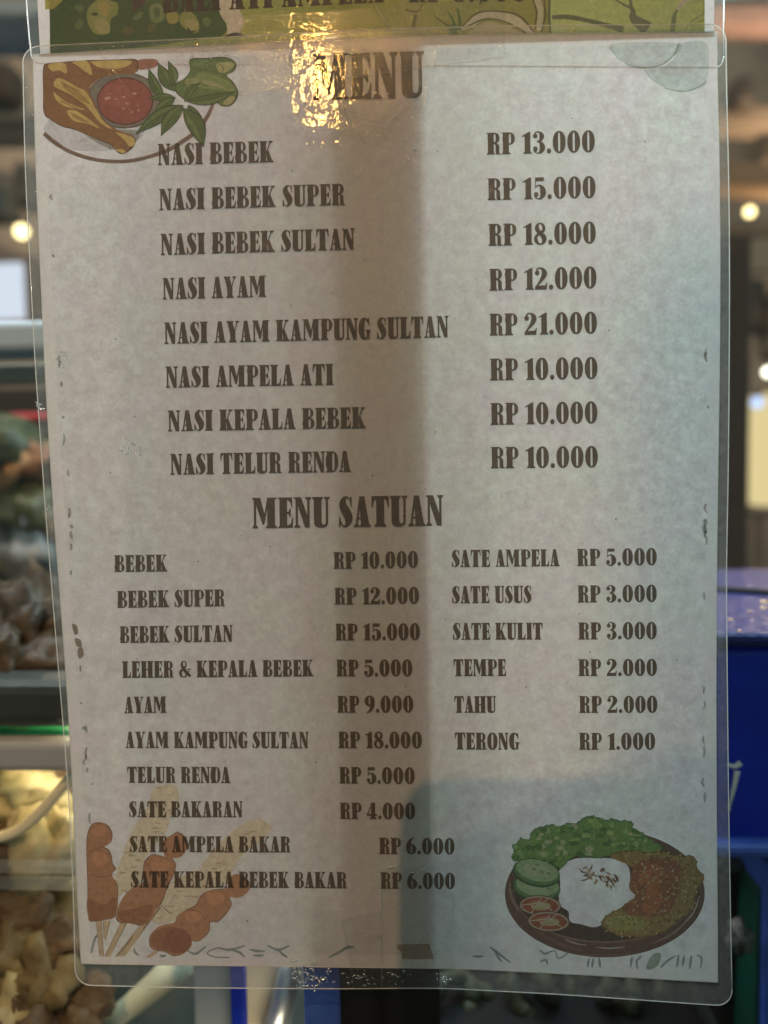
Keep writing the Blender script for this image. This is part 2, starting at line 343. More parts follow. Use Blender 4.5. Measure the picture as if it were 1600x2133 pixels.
G['Y'] = (61, [(1, [(4, 97), (28, 97), (43, 46), (43, 30), (17, 38)]), (1, [(36, 42), (41, 46), (55, 97), (49, 97)]), (1, Rr(17, 0, 43, 42)), (1, sf(11, 49, 17, 43)), (1, sf(0, 33, 5, 27, True)), (1, sf(43, 62, 49, 55, True))])
G['D'] = (59, [(1, Rr(5, 0, 31, 100)), (1, Rr(0, 0, 34, 5)), (1, Rr(0, 95, 34, 100)), (1, ell(29, 50, 30, 50, p=2.4)), (-1, ell(36, 50, 5.5, 42, p=3))])
G['G'] = (57, [(1, ell(28, 50, 28, 51, p=2.3)), (-1, ell(34, 50, 6, 42, p=2.6)), (-1, [(34, 44), (62, 44), (62, 70), (49, 66), (44, 80), (36, 80)]), (1, Rr(38, 4, 52, 43)), (1, Rr(33, 39, 58, 45)), (1, [(45, 86), (48, 100), (52, 100), (52, 64), (49, 64)]), (1, Rr(49, 0, 53, 8))])
G['H'] = (73, [(1, Rr(5, 0, 31, 100)), (1, Rr(42, 0, 68, 100)), (1, Rr(30, 46, 43, 53)), (1, sf(0, 35, 5, 31)), (1, sf(0, 35, 5, 31, True)), (1, sf(38, 73, 42, 68)), (1, sf(38, 73, 42, 68, True))])
G['O'] = (58, [(1, ell(29, 50, 29, 51, p=2.2)), (-1, ell(29, 50, 5.5, 42, p=3))])
G['&'] = (72, [(1, ell(28, 77, 18, 24)), (-1, ell(30, 80, 7, 15)), (1, ell(25, 26, 25, 27)), (-1, ell(27, 24, 10, 18)), (1, stroke([(18, 68, 16), (40, 34, 20), (66, 6, 14)], smooth=False)), (1, stroke([(40, 12, 6), (54, 30, 6), (60, 50, 5)])), (1, Rr(46, 48, 72, 53))])
G['0'] = (56, [(1, ell(28, 50, 28, 51, p=2.15)), (-1, ell(28, 50, 4.2, 42, p=4))])
G['1'] = (40, [(1, [(12, 0), (37, 0), (37, 100), (30, 100), (0, 82), (0, 77), (12, 80)]), (1, sf(6, 43, 12, 37))])
G['2'] = (54, [(1, ell(10, 76, 10, 12)), (1, stroke([(5, 80, 4), (13, 95, 8), (27, 97, 9), (38, 88, 18), (42, 73, 24), (36, 56, 20), (24, 38, 13), (10, 20, 8), (3, 10, 8)])), (1, [(0, 0), (51, 0), (54, 32), (50, 32), (45, 20), (4, 19), (0, 8)])])
G['3'] = (53, [(1, ell(11, 80, 10, 11)), (1, stroke([(5, 86, 4), (15, 97, 6), (28, 97, 8), (37, 88, 17), (39, 76, 21), (34, 62, 14), (20, 54, 5)])), (1, stroke([(18, 54, 5), (33, 50, 11), (40, 37, 22), (41, 23, 24), (34, 8, 16), (22, 2, 7), (10, 6, 5), (4, 17, 4)])), (1, ell(11, 21, 10, 13))])
G['4'] = (56, [(1, Rr(23, 0, 46, 100)), (1, [(30, 100), (38, 100), (8, 30), (0, 30)]), (1, Rr(0, 20, 56, 31)), (1, sf(15, 54, 23, 46)), (-1, [(24, 74), (24, 31), (8, 31)])])
G['5'] = (53, [(1, [(7, 100), (45, 100), (46, 82), (8, 81)]), (1, Rr(7, 50, 11, 98)), (1, stroke([(7, 50, 4), (17, 62, 6), (28, 62, 10), (38, 50, 21), (41, 34, 25), (40, 20, 23), (32, 6, 14), (20, 2, 7), (9, 7, 5), (4, 18, 4)])), (1, ell(11, 21, 10, 13))])
G['6'] = (56, [(1, ell(28, 31, 28, 32, p=2.15)), (1, stroke([(13, 30, 26), (14, 58, 24), (22, 82, 16), (34, 96, 8), (47, 99, 3)])), (-1, ell(29, 30, 4.6, 23, p=3))])
G['9'] = (56, [(s, [(56-x, 100-y) for x, y in pl]) for s, pl in G['6'][1]])
G['8'] = (55, [(1, ell(27, 75, 23, 26)), (1, ell(27.5, 27, 27.5, 28)), (-1, ell(29, 79, 7, 15, rot=.2)), (-1, ell(25, 24, 9, 18, rot=.25))])
G['.'] = (19, [(1, ell(9.5, 11, 9.5, 12))])
GT = {}
def glyph(c):
    if c not in GT: GT[c] = triang([(s, pl) for s, pl in G[c][1]])
    return GT[c]
BROWN = (0.140, 0.105, 0.074)
def text(art, s, x0, yb0, x1, yb1, cap, col=BROWN, a=1.0):
    pos = []; x = 0; prev = None
    for c in s:
        if c == ' ': x += 30; prev = None; continue
        if prev: x += 7 if (c.isdigit() or prev.isdigit()) else 3.2
        pos.append((c, x)); x += G[c][0]; prev = c
    k = (x1-x0)/x; rng = random.Random(s)
    for c, gx in pos:
        vo, fo = glyph(c); b = len(art.V)
        for v in vo:
            u = (gx+v.x)*k; f = u/(x1-x0); px = x0+u + (v.y/100*cap)*-0.012; py = yb0+(yb1-yb0)*f-v.y/100*cap
            art.V.append(art.surf(px, py, art.off))
        art.F += [[b+i for i in f] for f in fo]; art.C += [(*col, a)]*len(fo)

# ------------------------------------------------------------------ a sheet bounded by four measured edges
def edge(pts, axis, n=240):
    P_ = np.array(pts, float); t = (P_[:, axis]-P_[0, axis])/(P_[-1, axis]-P_[0, axis]); s = np.linspace(0, 1, n)
    o = np.stack([np.interp(s, t, P_[:, 0]), np.interp(s, t, P_[:, 1])], 1); k = np.ones(21)/21; other = 1-axis
    pad = np.concatenate([2*o[0, other]-o[10:0:-1, other], o[:, other], 2*o[-1, other]-o[-2:-12:-1, other]])
    o[:, other] = np.convolve(pad, k, 'valid'); return lambda u: np.array((np.interp(u, s, o[:, 0]), np.interp(u, s, o[:, 1])))
def coons(top, bot, lef, rig):
    t, b, l, r = edge(top, 0), edge(bot, 0), edge(lef, 1), edge(rig, 1)
    c00, c10, c01, c11 = np.array(top[0]), np.array(top[-1]), np.array(bot[0]), np.array(bot[-1])
    return lambda u, v: (1-v)*t(u)+v*b(u)+(1-u)*l(v)+u*r(v)-((1-u)*(1-v)*c00+u*(1-v)*c10+(1-u)*v*c01+u*v*c11)
P_TOP = [(69, 114), (300, 101), (550, 88), (800, 77), (1100, 70.5), (1492, 66)]
P_BOT = [(168.5, 2008), (400, 2011), (617, 2014), (900, 2017), (1000, 2020), (1250, 2033), (1496, 2047)]
P_LEF = [(69, 114), (72, 250), (75, 370), (86, 600), (91.5, 740), (97, 840), (105.5, 970), (112, 1080), (122, 1200), (141, 1460), (151, 1640), (160, 1850), (168.5, 2008)]
P_RIG = [(1492, 66), (1494, 150), (1498, 300), (1500, 500), (1500, 650), (1498.5, 800), (1495.5, 1000), (1493, 1190), (1491.5, 1450), (1493, 1700), (1495, 1950), (1496, 2047)]
F_TOP = [(47, 97), (400, 81), (800, 60), (1100, 53), (1512, 50)]
F_BOT = [(157, 2052), (407, 2058), (711, 2060), (912, 2058), (1160, 2071), (1502, 2095), (1526, 2096)]
F_LEF = [(47, 97), (52, 350), (65, 600), (70, 700), (75, 790), (84, 910), (93, 1040), (98.5, 1120), (106, 1200), (122, 1400), (131, 1500), (146, 1700), (154, 1900), (157, 2052)]
F_RIG = [(1512, 50), (1514, 200), (1519, 400), (1520, 600), (1519, 800), (1517, 1000), (1513, 1190), (1514, 1300), (1517, 1600), (1520.5, 1830), (1524, 2020), (1526, 2096)]
paperC = coons(P_TOP, P_BOT, P_LEF, P_RIG); filmC = coons(F_TOP, F_BOT, F_LEF, F_RIG)
def grid_sheet(name, C, us, vs, off, mats, pick, parent, surf=on_sheet, rc=None):
    V, Fc, mi = [], [], []
    for v in vs:
        for u in us:
            uu, vv = u, v
            if rc:                                # round the corners
                ru, rv = rc; a = (u-(1-ru))/ru if u > 1-ru else ((ru-u)/ru if u < ru else 0); b = (v-(1-rv))/rv if v > 1-rv else ((rv-v)/rv if v < rv else 0)
                if a > 0 and b > 0:
                    a2 = a*math.sqrt(1-b*b/2); b2 = b*math.sqrt(1-a*a/2)
                    uu = 1-ru+a2*ru if u > .5 else ru-a2*ru; vv = 1-rv+b2*rv if v > .5 else rv-b2*rv
            p = C(uu, vv); V.append(surf(p[0], p[1], off))
    k = len(us)
    for j in range(len(vs)-1):
        for i in range(k-1):
            Fc.append([j*k+i, (j+1)*k+i, (j+1)*k+i+1, j*k+i+1]); mi.append(pick((us[i]+us[i+1])/2, (vs[j]+vs[j+1])/2))
    return mesh(name, V, Fc, mats, parent, True, mi)
def border_line(C, rc, n=40):
    out = []; ru, rv = rc
    def arc(cu, cv, a0):
        for i in range(9):
            a = a0+math.pi/2*i/8; out.append((cu+ru*math.cos(a), cv+rv*math.sin(a)))
    arc(1-ru, 1-rv, 0); 
    for i in range(1, n): out.append((1-ru-(1-2*ru)*i/n, 1))
    arc(ru, 1-rv, math.pi/2)
    for i in range(1, n): out.append((0, 1-rv-(1-2*rv)*i/n))
    arc(ru, rv, math.pi)
    for i in range(1, n): out.append((ru+(1-2*ru)*i/n, 0))
    arc(1-ru, rv, 1.5*math.pi)
    for i in range(1, n): out.append((1, rv+(1-2*rv)*i/n))
    return [C(u, v) for u, v in out]

# ------------------------------------------------------------------ setting behind the glass
wallm = pmat('stall_wall', (0.17, 0.135, 0.11), 0.9, var=0.35, scale=3.5, col2=(0.34, 0.29, 0.25))
o = mesh('back_wall', [(-4, 3.2, -1.2), (4, 3.2, -1.2), (4, 3.2, 1.98), (0.6, 3.2, 1.98), (0.6, 3.2, 3.0), (-4, 3.2, 3.0)], [[0, 1, 2, 3, 4, 5]], wallm); o['kind'] = 'structure'
o = mesh('ground', [(-6, -6, -1.2), (6, -6, -1.2), (6, 6, -1.2), (-6, 6, -1.2)], [[0, 1, 2, 3]], pmat('pavement', (0.10, 0.095, 0.09), 0.9, var=0.3, scale=6)); o['kind'] = 'structure'

# materials of the stall
steel = pmat('brushed_steel', (0.42, 0.45, 0.48), 0.35, 0.7, 0.12, 60); greysteel = pmat('grey_metal', (0.42, 0.43, 0.47), 0.5, 0.1, 0.1, 40)
darkrail = pmat('dark_green_rail', (0.055, 0.065, 0.06), 0.35, 0.3, 0.25, 40); black = pmat('black_paint', (0.006, 0.006, 0.006), 0.6, 0, 0.3, 30, spec=0.15)
cream = pmat('cream_paint', (0.36, 0.32, 0.26), 0.6, 0, 0.1, 20); bluepl = pmat('blue_plastic', (0.004, 0.028, 0.48), 0.35, 0, 0.25, 25, spec=.25)
bluelip = pmat('worn_blue_paint', (0.03, 0.08, 0.42), 0.4, 0, 0.5, 60, col2=(0.06, 0.14, 0.55)); darkwood = pmat('dark_wood', (0.05, 0.032, 0.022), 0.6, 0, 0.3, 20)
palewood = pmat('pale_timber', (0.26, 0.20, 0.155), 0.7, 0, 0.2, 10); greenpl = pmat('green_plastic', (0.004, 0.06, 0.04), 0.35, 0, 0.2, 30)
redpl = pmat('red_plastic', (0.62, 0.06, 0.08), 0.45, 0, 0.15, 30); bagm = pmat('white_plastic_bag', (0.09, 0.09, 0.085), 0.4, 0, 0.2, 50, bump=0.6)
clear = film_mat('clear_acrylic', 0.10, 0.05, 40); bluesky = pmat('pale_blue_paint', (0.38, 0.47, 0.56), 0.6, 0, 0.12, 10)

# the display case
gl, ntg, outg = newmat('case_glass')
trg = N(ntg, 'ShaderNodeBsdfTransparent'); trg.inputs[0].default_value = (0.96, 0.975, 0.965, 1); glg = N(ntg, 'ShaderNodeBsdfGlossy', Roughness=0.015)
frg = facing_gloss(ntg, 0.02); mg = N(ntg, 'ShaderNodeMixShader'); ntg.links.new(frg, mg.inputs[0]); ntg.links.new(trg.outputs[0], mg.inputs[1]); ntg.links.new(glg.outputs[0], mg.inputs[2]); ntg.links.new(mg.outputs[0], outg.inputs[0])
case = empty('display_case', (0, 0, -1.2), 'glass fronted food display case that the laminated menus are taped to', 'display case')
g = bm_obj('glass_pane', box_bm((-0.75, 0.0, -0.55), (0.235, 0.0012, 0.75)), gl, case)
bm_obj('post', box_bm((at(712, 2100, .005).x, .0015, -0.6), (at(917, 2100, .003).x, .032, 0.75), .001), black, case)
bm_obj('post', box_bm((at(645, 2100, .04).x, .030, -0.6), (at(735, 2100, .04).x, .062, 0.75), .001), black, case)['label'] = 'added unseen black post that softens the dark band on the sheet'  # added blocker, gives the shade band its soft left edge
bm_obj('post', box_bm((at(634, 2100, .008).x, .007, -0.6), (at(712, 2100, .008).x, .026, -0.12), .001), bluelip, case)['label'] = 'worn blue strip beside the black post'
pbox('post', 413, 2000, 484, 2400, .05, .03, greysteel, case)
pbox('post', 489, 2000, 506, 2400, .045, .006, bluepl, case)
pbox('rail', -500, 662, 170, 747, .14, .03, bluesky, case, .004)['label'] = 'pale blue grey shelf rail'
pbox('rail', -500, 754, 170, 806, .17, .02, cream, case, .002)['label'] = 'cream shelf rail'
pbox('rail', -500, 1416, 230, 1521, .05, .02, darkrail, case, .006)['label'] = 'dark rounded shelf rail'
pbox('rail', -500, 1546, 230, 1607, .05, .02, greysteel, case, .003)
pbox('rail', -500, 1524, 230, 1543, .058, .01, pmat('green_tape', (0.02, 0.30, 0.12), 0.3, 0, 0.4, 90), case, .001)['label'] = 'green strip between two rails'
for y0 in (1802, 1836): pbox('rail', -500, y0, 260, y0+13, .045, .004, clear, case, .001)
zs = at(0, 1416, .05).z; bm_obj('shelf', box_bm((-.7, .071, zs-.012), (-.09, .5, zs-.006)), darkrail, case)
zs2 = at(0, 1800, .05).z; bm_obj('shelf', box_bm((-.7, .06, zs2-.006), (-.085, .5, zs2)), clear, case)
zs3 = at(0, 2330, .05).z; bm_obj('shelf', box_bm((-.7, .02, zs3-.006), (.22, .6, zs3)), darkrail, case)
bm_obj('back_panel', box_bm((-.7, .52, -0.6), (.02, .53, at(0, 812, .52).z)), pmat('dark_brown_back', (0.05, 0.04, 0.032), .8, 0, .4, 8), case)  # dark brown panel with random tone

# food on the shelves: irregular fried pieces
def lump(seed, r, stretch, amp, sub=3, freq=2.2):
    bm = bmesh.new(); bmesh.ops.create_icosphere(bm, subdivisions=sub, radius=1)
    o_ = Vector((seed*3.1, seed*1.7, seed*0.9))
    for v in bm.verts:
        d = 1+amp*noise.noise(v.co*freq+o_)+amp*.45*noise.noise(v.co*freq*2.7+o_)+amp*.2*noise.noise(v.co*freq*6+o_)
        v.co = Vector((v.co.x*stretch[0], v.co.y*stretch[1], v.co.z*stretch[2]))*(r*d)
    return bm
fry = [pmat('golden_crust', (0.13, 0.09, 0.04), 0.55, 0, .4, 90, bump=.9, spec=.3, col2=(0.27, 0.20, 0.09)), pmat('brown_crust', (0.065, 0.04, 0.02), 0.55, 0, .4, 90, bump=.9, spec=.3, col2=(0.16, 0.10, 0.05)),
       pmat('dark_roast', (0.02, 0.012, 0.006), 0.4, 0, .4, 80, bump=.9, spec=.3, col2=(0.085, 0.05, 0.022)), pmat('pale_crust', (0.40, 0.33, 0.16), 0.5, 0, .3, 60, bump=.5, col2=(0.52, 0.46, 0.28)),
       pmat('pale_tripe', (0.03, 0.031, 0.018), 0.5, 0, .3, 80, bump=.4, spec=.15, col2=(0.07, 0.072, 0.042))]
def piece(name, px, py, y, r, st, amp, mat, label, cat, group, seed, rot=(0, 0, 0)):
    p = at(px, py, y); bm = lump(seed, r, st, amp); Rt = Matrix.Rotation(rot[2], 3, 'Y') @ Matrix.Rotation(rot[0], 3, 'X')
    for v in bm.verts: v.co = Rt @ v.co
    o = bm_obj(name, bm, mat, None, True); o.location = p; return tag(o, label, cat, group)
lower = [(40, 1925, .075, 26, 1, 'brown fried piece in the lowest tray just under the clear rail'), (125, 1960, .07, 20, 1, 'brown fried piece tucked beside the laminate edge'), (20, 2010, .06, 24, 0, 'golden fried piece at the far side of the lowest tray'),
         (100, 2050, .06, 22, 0, 'golden fried piece below the menu corner'), (30, 2105, .055, 22, 3, 'pale golden piece at the very bottom of the tray'), (160, 2110, .06, 22, 1, 'brown fried piece beside the white spatula'), (-60, 1960, .08, 28, 1, 'brown fried piece at the tray end'),
         (140, 1880, .10, 24, 0, 'golden piece behind the others under the rail'), (60, 2160, .05, 24, 1, 'brown piece half out of view at the bottom'), (-40, 2080, .06, 24, 0, 'golden piece at the lower tray end')]
for i, (px, py, y, r, k, lb) in enumerate(lower):
    piece('fried_piece', px, py, y, r*.001*.58, (1.25, .9, .85), .75, fry[k], lb, 'food', 'fried pieces in the lowest tray', i+1, (.3*i, 0, .5*i))
mid = [(45, 1650, .10, 16, 3, 'pale fried piece near the top of the middle tray'), (-10, 1690, .09, 16, 0, 'golden piece at the end of the middle tray'), (100, 1640, .13, 16, 1, 'brown piece behind the curved tongs'),
       (110, 1700, .10, 13, 3, 'pale piece under the bright tongs'), (60, 1765, .07, 15, 3, 'pale piece lying against the clear rail'), (130, 1760, .075, 14, 3, 'pale piece by the clear rail beside the menu'), (0, 1775, .07, 13, 1, 'brown piece behind the clear rail')]
for i, (px, py, y, r, k, lb) in enumerate(mid):
    piece('fried_piece', px, py, y, r*.001*.8, (1.4, 1, .7), .5, fry[k], lb, 'food', 'fried pieces in the middle tray', i+21, (.4*i, 0, .35*i))
upper = [(20, 1260, .12, 'dark roasted piece catching a lamp on top'), (90, 1240, .14, 'dark roasted piece behind the laminate edge'), (60, 1310, .10, 'dark roasted piece in the middle of the heap'), (120, 1330, .10, 'dark roasted piece nearest the menu'),
         (10, 1350, .09, 'dark roasted piece at the heap foot'), (75, 1385, .08, 'dark roasted piece lying on the dark rail'), (-40, 1290, .12, 'dark roasted piece at the heap end'), (130, 1270, .15, 'dark roasted piece far back behind the menu'), (0, 1400, .075, 'dark roasted piece low beside the rail')]
for i, (px, py, y, lb) in enumerate(upper):
    piece('roasted_piece', px, py, y, .0135, (1.4, 1, .75), .6, fry[2], lb, 'food', 'dark roasted pieces on the upper shelf', i+41, (.5*i, 0, .6*i))
# pale coils in the tray at the lower right
rc = random.Random(5)
for i in range(18):
    px, py, r = 935+(i % 9)*58+rc.uniform(-14, 14), 2075+(i//9)*62+rc.uniform(-14, 14), rc.uniform(34, 50)
    c = at(px, py, .10+.010*(i % 3)); ph = rc.uniform(0, 6.28)
    q = [c+Vector((math.cos(a)*r*.00021*(1+.2*math.sin(2*a+ph)), .006*math.sin(a*2+ph), math.sin(a)*r*.00021*(1+.2*math.cos(3*a+ph)))) for a in np.linspace(0, 6.283, 30)]
    o = tube('tripe_coil', [p-c for p in q], .0036, fry[4], None, 10, [1+.2*math.sin(k*1.3+i) for k in range(29)]+[1+.2*math.sin(i)]); o.location = c
    tag(o, 'pale green coil of boiled innards in the dim lower right tray', 'food', 'pale coils heaped in the lower right tray')
tray = empty('black_tray', at(1200, 2300, .1), 'black tray holding the pale coils under the menu', 'tray')
pbox('floor', 880, 2240, 1520, 2260, .06, .25, black, tray); pbox('side', 900, 2000, 1520, 2260, .32, .006, black, tray)

# blue box at the right
bb = empty('blue_box', at(1600, 1780, .06), 'glossy deep blue plastic box with a wet lid and white marks', 'box')
a = at(1480, 1780, .062); b = at(2300, 1345, .062); zb = b.z; x0b = at(1470, 1500, .062).x
bm_obj('body', box_bm((x0b, .066, a.z), (.62, .235, zb-.001), .004), bluepl, bb)
wet = pmat('wet_blue_lid', (0.004, 0.009, 0.085), 0.4, 0, 0.3, 160, bump=1.0, spec=0.25, col2=(0.014, 0.02, 0.15))
bm_obj('lid', box_bm((x0b-.004, .060, zb), (.63, .245, zb+.006), .003), wet, bb)
bm_obj('lip', box_bm((x0b-.003, .059, at(1600, 1790, .06).z), (.63, .238, at(1600, 1758, .06).z), .003), bluelip, bb)
gz = zb+.0063
bm_obj('groove', box_bm((at(1500, 1300, .06).x-.02, .135, gz), (.30, .141, gz+.002), .001, Matrix.Rotation(-.5, 3, 'Z')), black, bb)
rd = random.Random(9); bmd = bmesh.new()
for _ in range(36):
    c = Vector((rd.uniform(.122, .20), rd.uniform(.063, .17), zb+.0062)); rr = rd.uniform(.0006, .0022)
    bmesh.ops.create_icosphere(bmd, subdivisions=2, radius=1, matrix=Matrix.Translation(c) @ Matrix.Diagonal((rr*1.3, rr, rr*.45, 1)))
dm, dn, do_ = newmat('glint_drops'); dg = N(dn, 'ShaderNodeBsdfPrincipled'); dg.inputs['Base Color'].default_value = (.85, .5, .25, 1); dg.inputs['Roughness'].default_value = .05; dg.inputs['Metallic'].default_value = .6; dn.links.new(dg.outputs[0], do_.inputs[0])  # orange lamp glints on the lid, painted into the drops' colour
bm_obj('glint_drops', bmd, dm, bb, True)['kind'] = 'stuff'
whm = pmat('white_marker', (0.7, 0.72, 0.72), .5)
V, Fc = [], []
for pts, tp in (([(1517, 1592), (1530, 1597), (1543, 1589)], [.8, 1, 1.2]), ([(1536, 1606), (1529, 1640), (1521, 1672), (1519, 1690)], [1.3, .9, .6, .4])):
    cp = catmull(pts, False, 5); tube_vf([at(x, y, .0655) for x, y in cp], .0010, 8, list(np.interp(np.linspace(0, 1, len(cp)), np.linspace(0, 1, len(tp)), tp)), V, Fc)
mesh('lettering', V, Fc, whm, bb, True)
# things under the box
cr = empty('black_crate', at(1400, 2200, .1), 'black crate standing under the blue box', 'crate')
pbox('body', 1500, 1815, 1566, 2300, .11, .25, black, cr, .003); pbox('rim', 1496, 1800, 1568, 1822, .106, .26, darkrail, cr, .002)
o = piece('plastic_bag', 1540, 1950, .085, .006, (.75, .8, 1.25), .8, bagm, 'crumpled whitish plastic bag hanging by the black crate', 'bag', None, 77)
o = bm_obj('narrow_board', pbox(None, 1568, 1850, 1587, 2300, .09, .2, None, None, .001, roty=.02), greenpl); tag(o, 'narrow dark green plastic panel beside the crate', 'panel')
o = bm_obj('upright_board', pbox(None, 1590, 1800, 1680, 2300, .085, .2, None, None, .001), bluelip); tag(o, 'upright blue panel at the lower right edge', 'panel')

# lower left: spatula, panels, steel ladle behind the rails
o = tube('spatula', [at(200, 2160, .07), at(260, 2105, .075), at(330, 2050, .08), at(390, 1990, .085)], .005, pmat('pale_handle', (0.55, 0.60, 0.50), .4), None, 12, [.8, 1, 1.3, 1.5]); tag(o, 'pale white spatula leaning across the lowest tray', 'spatula')
o = bm_obj('beige_panel', pbox(None, 515, 2000, 585, 2300, .07, .02, None), pmat('beige_board', (.72, .62, .44), .7)); tag(o, 'beige board between the blue strip and the steel ladle', 'board')
o = tube('steel_ladle', [at(560, 2190, .06), at(590, 2090, .062), at(612, 1990, .064)], .0052, steel, None, 14); tag(o, 'shiny steel ladle handle leaning beside the blue strip', 'ladle')
o = bm_obj('olive_panel', pbox(None, 200, 1990, 410, 2300, .16, .02, None), pmat('olive_board', (.55, .54, .34), .7)); tag(o, 'olive board behind the white spatula', 'board')
# curved tongs in the middle tray, the steel's bright highlight painted as cream
o = tube('tongs', [at(x, y, .06) for x, y in catmull([(-40, 1752), (20, 1738), (60, 1715), (95, 1680), (140, 1628), (180, 1585)], False, 4)], .0023, pmat('painted_steel_glint', (.85, .76, .56), .3, 0, .05, 40), None, 10); tag(o, 'curved steel tongs in the middle tray, their bright highlight painted cream', 'tongs')
# clutter above the roast
o = bm_obj('red_tray', pbox(None, -400, 858, 120, 884, .34, .1, None, None, .002), redpl); tag(o, 'red plastic tray seen edge on over the dark shelf', 'tray')
o = tube('wooden_ladle', [at(-30, 1030, .26), at(20, 985, .26), at(62, 945, .26)], .0075, pmat('orange_wood', (.40, .20, .08), .5), None, 10); tag(o, 'orange brown wooden ladle in the dark shelf clutter', 'ladle')
for i, (px, py, r, c, nm, lb, ct) in enumerate([(50, 1065, .020, (.10, .085, .03), 'herb_bundle', 'olive bundle of leaves under the wooden ladle', 'herbs'), (0, 930, .024, (.05, .055, .02), 'cabbage', 'dark green cabbage below the red tray', 'vegetable'), (85, 960, .014, (.20, .09, .04), 'onion', 'brown onion beside the wooden ladle', 'vegetable'),
         (60, 1150, .022, (.16, .16, .15), 'plastic_bag', 'grey crumpled plastic bag above the roast', 'bag'), (5, 1180, .018, (.13, .12, .06), 'lime', 'dull green lime behind the roast', 'fruit'), (105, 1090, .012, (.30, .17, .10), 'garlic', 'small tan garlic bulb close to the menu edge', 'vegetable')]):
    piece(nm, px, py, .27, r, (1.1, 1, 1), .5, pmat(nm+'_skin', c, .45, 0, .35, 40, bump=.5), lb, ct, None, 90+i)
# roof timbers and panels far behind
def beam(name, p0, p1, y, w, mat, label, cat='beam', group=None):
    a = at(*p0, y); b = at(*p1, y); c = (a+b)/2; L_ = (b-a).length; ang = math.atan2(b.z-a.z, b.x-a.x)
    bm = box_bm((-L_/2, -.04, -w/2), (L_/2, .04, w/2), .006, Matrix.Rotation(-ang, 3, 'Y')); o = bm_obj(name, bm, mat); o.location = c; return tag(o, label, cat, group)
beam('roof_beam', (-300, 47), (400, 42), 1.0, .018*1.4, bluesky, 'upper pale blue beam behind the top left of the poster')
beam('roof_beam', (-300, 84), (400, 78), 1.05, .016*1.4, pmat('blue_grey_paint', (.24, .33, .46), .6), 'lower blue grey beam behind the top left of the poster')
beam('roof_beam', (-250, 60), (300, 420), 1.7, .05, darkwood, 'dark slanting rafter behind the chicken picture side')
beam('roof_beam', (-400, 255), (400, 248), 1.5, .026, cream, 'upper cream batten left of the menu')
beam('roof_beam', (-400, 292), (400, 286), 1.55, .018, cream, 'lower cream batten left of the menu')
beam('roof_beam', (-250, 440), (300, 640), 1.3, .03, palewood, 'pale slanting brace near the left bulb')
beam('roof_beam', (1300, 50), (1900, 46), 1.9, .05, pmat('pink_paint', (.62, .40, .36), .7), 'pinkish batten in front of the pale sky at the top right')
beam('roof_beam', (1300, 250), (1900, 262), 1.8, .05, palewood, 'wide pale beam at the upper right of the menu')
beam('roof_beam', (1300, 360), (1900, 400), 1.5, .05, pmat('tan_timber', (.42, .28, .17), .7), 'tan beam just above the right bulb')
beam('roof_beam', (1300, 490), (1900, 484), 1.45, .03, palewood, 'pale batten just under the right bulb')
for x0, y0, x1, y1, yy, c, nm, lb, ct in ((-60, 118, 20, 205, 1.4, (.10, .07, .05), 'basket', 'dark brown basket hanging between the beams at the upper left', 'basket'), (24, 330, 60, 430, 1.5, (.16, .15, .14), 'jar', 'grey jar standing behind the left bulb', 'jar'), (-70, 345, 8, 455, 1.45, (.22, .20, .18), 'carton', 'pale grey carton on the ledge over the lit panel', 'carton'),
        (1530, 150, 1580, 215, 1.7, (.09, .07, .06), 'speaker', 'small dark box hanging under the pink batten', 'box'), (1575, 268, 1660, 345, 1.6, (.15, .11, .08), 'carton', 'brown carton on the beam at the upper right', 'carton'), (1572, 575, 1600, 690, 1.3, (.10, .075, .055), 'bottle', 'dark bottle standing under the cream board', 'bottle'), (1605, 600, 1650, 745, 1.3, (.20, .16, .12), 'jar', 'tan jar beside the dark bottle', 'jar')):
    o = bm_obj(nm, pbox(None, x0, y0, x1, y1, yy, .08, None, None, .02), pmat(nm+'_surface', c, .6, 0, .3, 25)); tag(o, lb, ct)
o = bm_obj('pillar', pbox(None, 1200, 500, 1568, 1600, .75, .2, None, None, .004), darkwood); tag(o, 'dark brown pillar right of the menu', 'pillar')
o = bm_obj('light_box', pbox(None, -160, 545, 50, 660, 1.1, .05, None, None, .004), lamp_mat('lit_panel', (.80, .86, 1.0), .95)); tag(o, 'lit white panel at the left above the shelf rail', 'light box')
o = bm_obj('panel_frame', pbox(None, 54, 530, 74, 664, 1.08, .05, None), palewood); tag(o, 'brown upright beside the lit white panel', 'frame')
o = bm_obj('cream_board', pbox(None, 1572, 492, 1700, 562, 1.2, .03, None), cream); tag(o, 'cream board right of the dark pillar', 'board')
def bulb(px, py, y, r, col, s, label, group=None, long=1.0):
    c = at(px, py, y); root = empty('bulb', c, label, 'lamp', group)
    bm = bmesh.new(); bmesh.ops.create_uvsphere(bm, u_segments=20, v_segments=14, radius=r)
    for v in bm.verts: v.co.z *= long; v.co += c
    bm_obj('glass', bm, lamp_mat('lit_bulb', col, s), root, True)
    bm = bmesh.new(); bmesh.ops.create_cone(bm, cap_ends=True, segments=14, radius1=r*.5, radius2=r*.4, depth=r*1.2)
    for v in bm.verts: v.co += c+Vector((0, 0, r*(long+.5)))
    bm_obj('cap', bm, darkwood, root, True); return root
bulb(45, 482, .9, .010, (1, .80, .38), 4.5, 'glowing warm bulb left of the menu')
bulb(1562, 441, 1.0, .0075, (1, .78, .36), 5, 'glowing warm bulb right of the menu')
bulb(1600, 775, 1.0, .007, (1, .98, .8), 5, 'small white lamp above the yellow lantern')
bulb(1578, 838, .95, .009, (.45, .6, 1), 1.6, 'small blue lamp beside the yellow lantern')
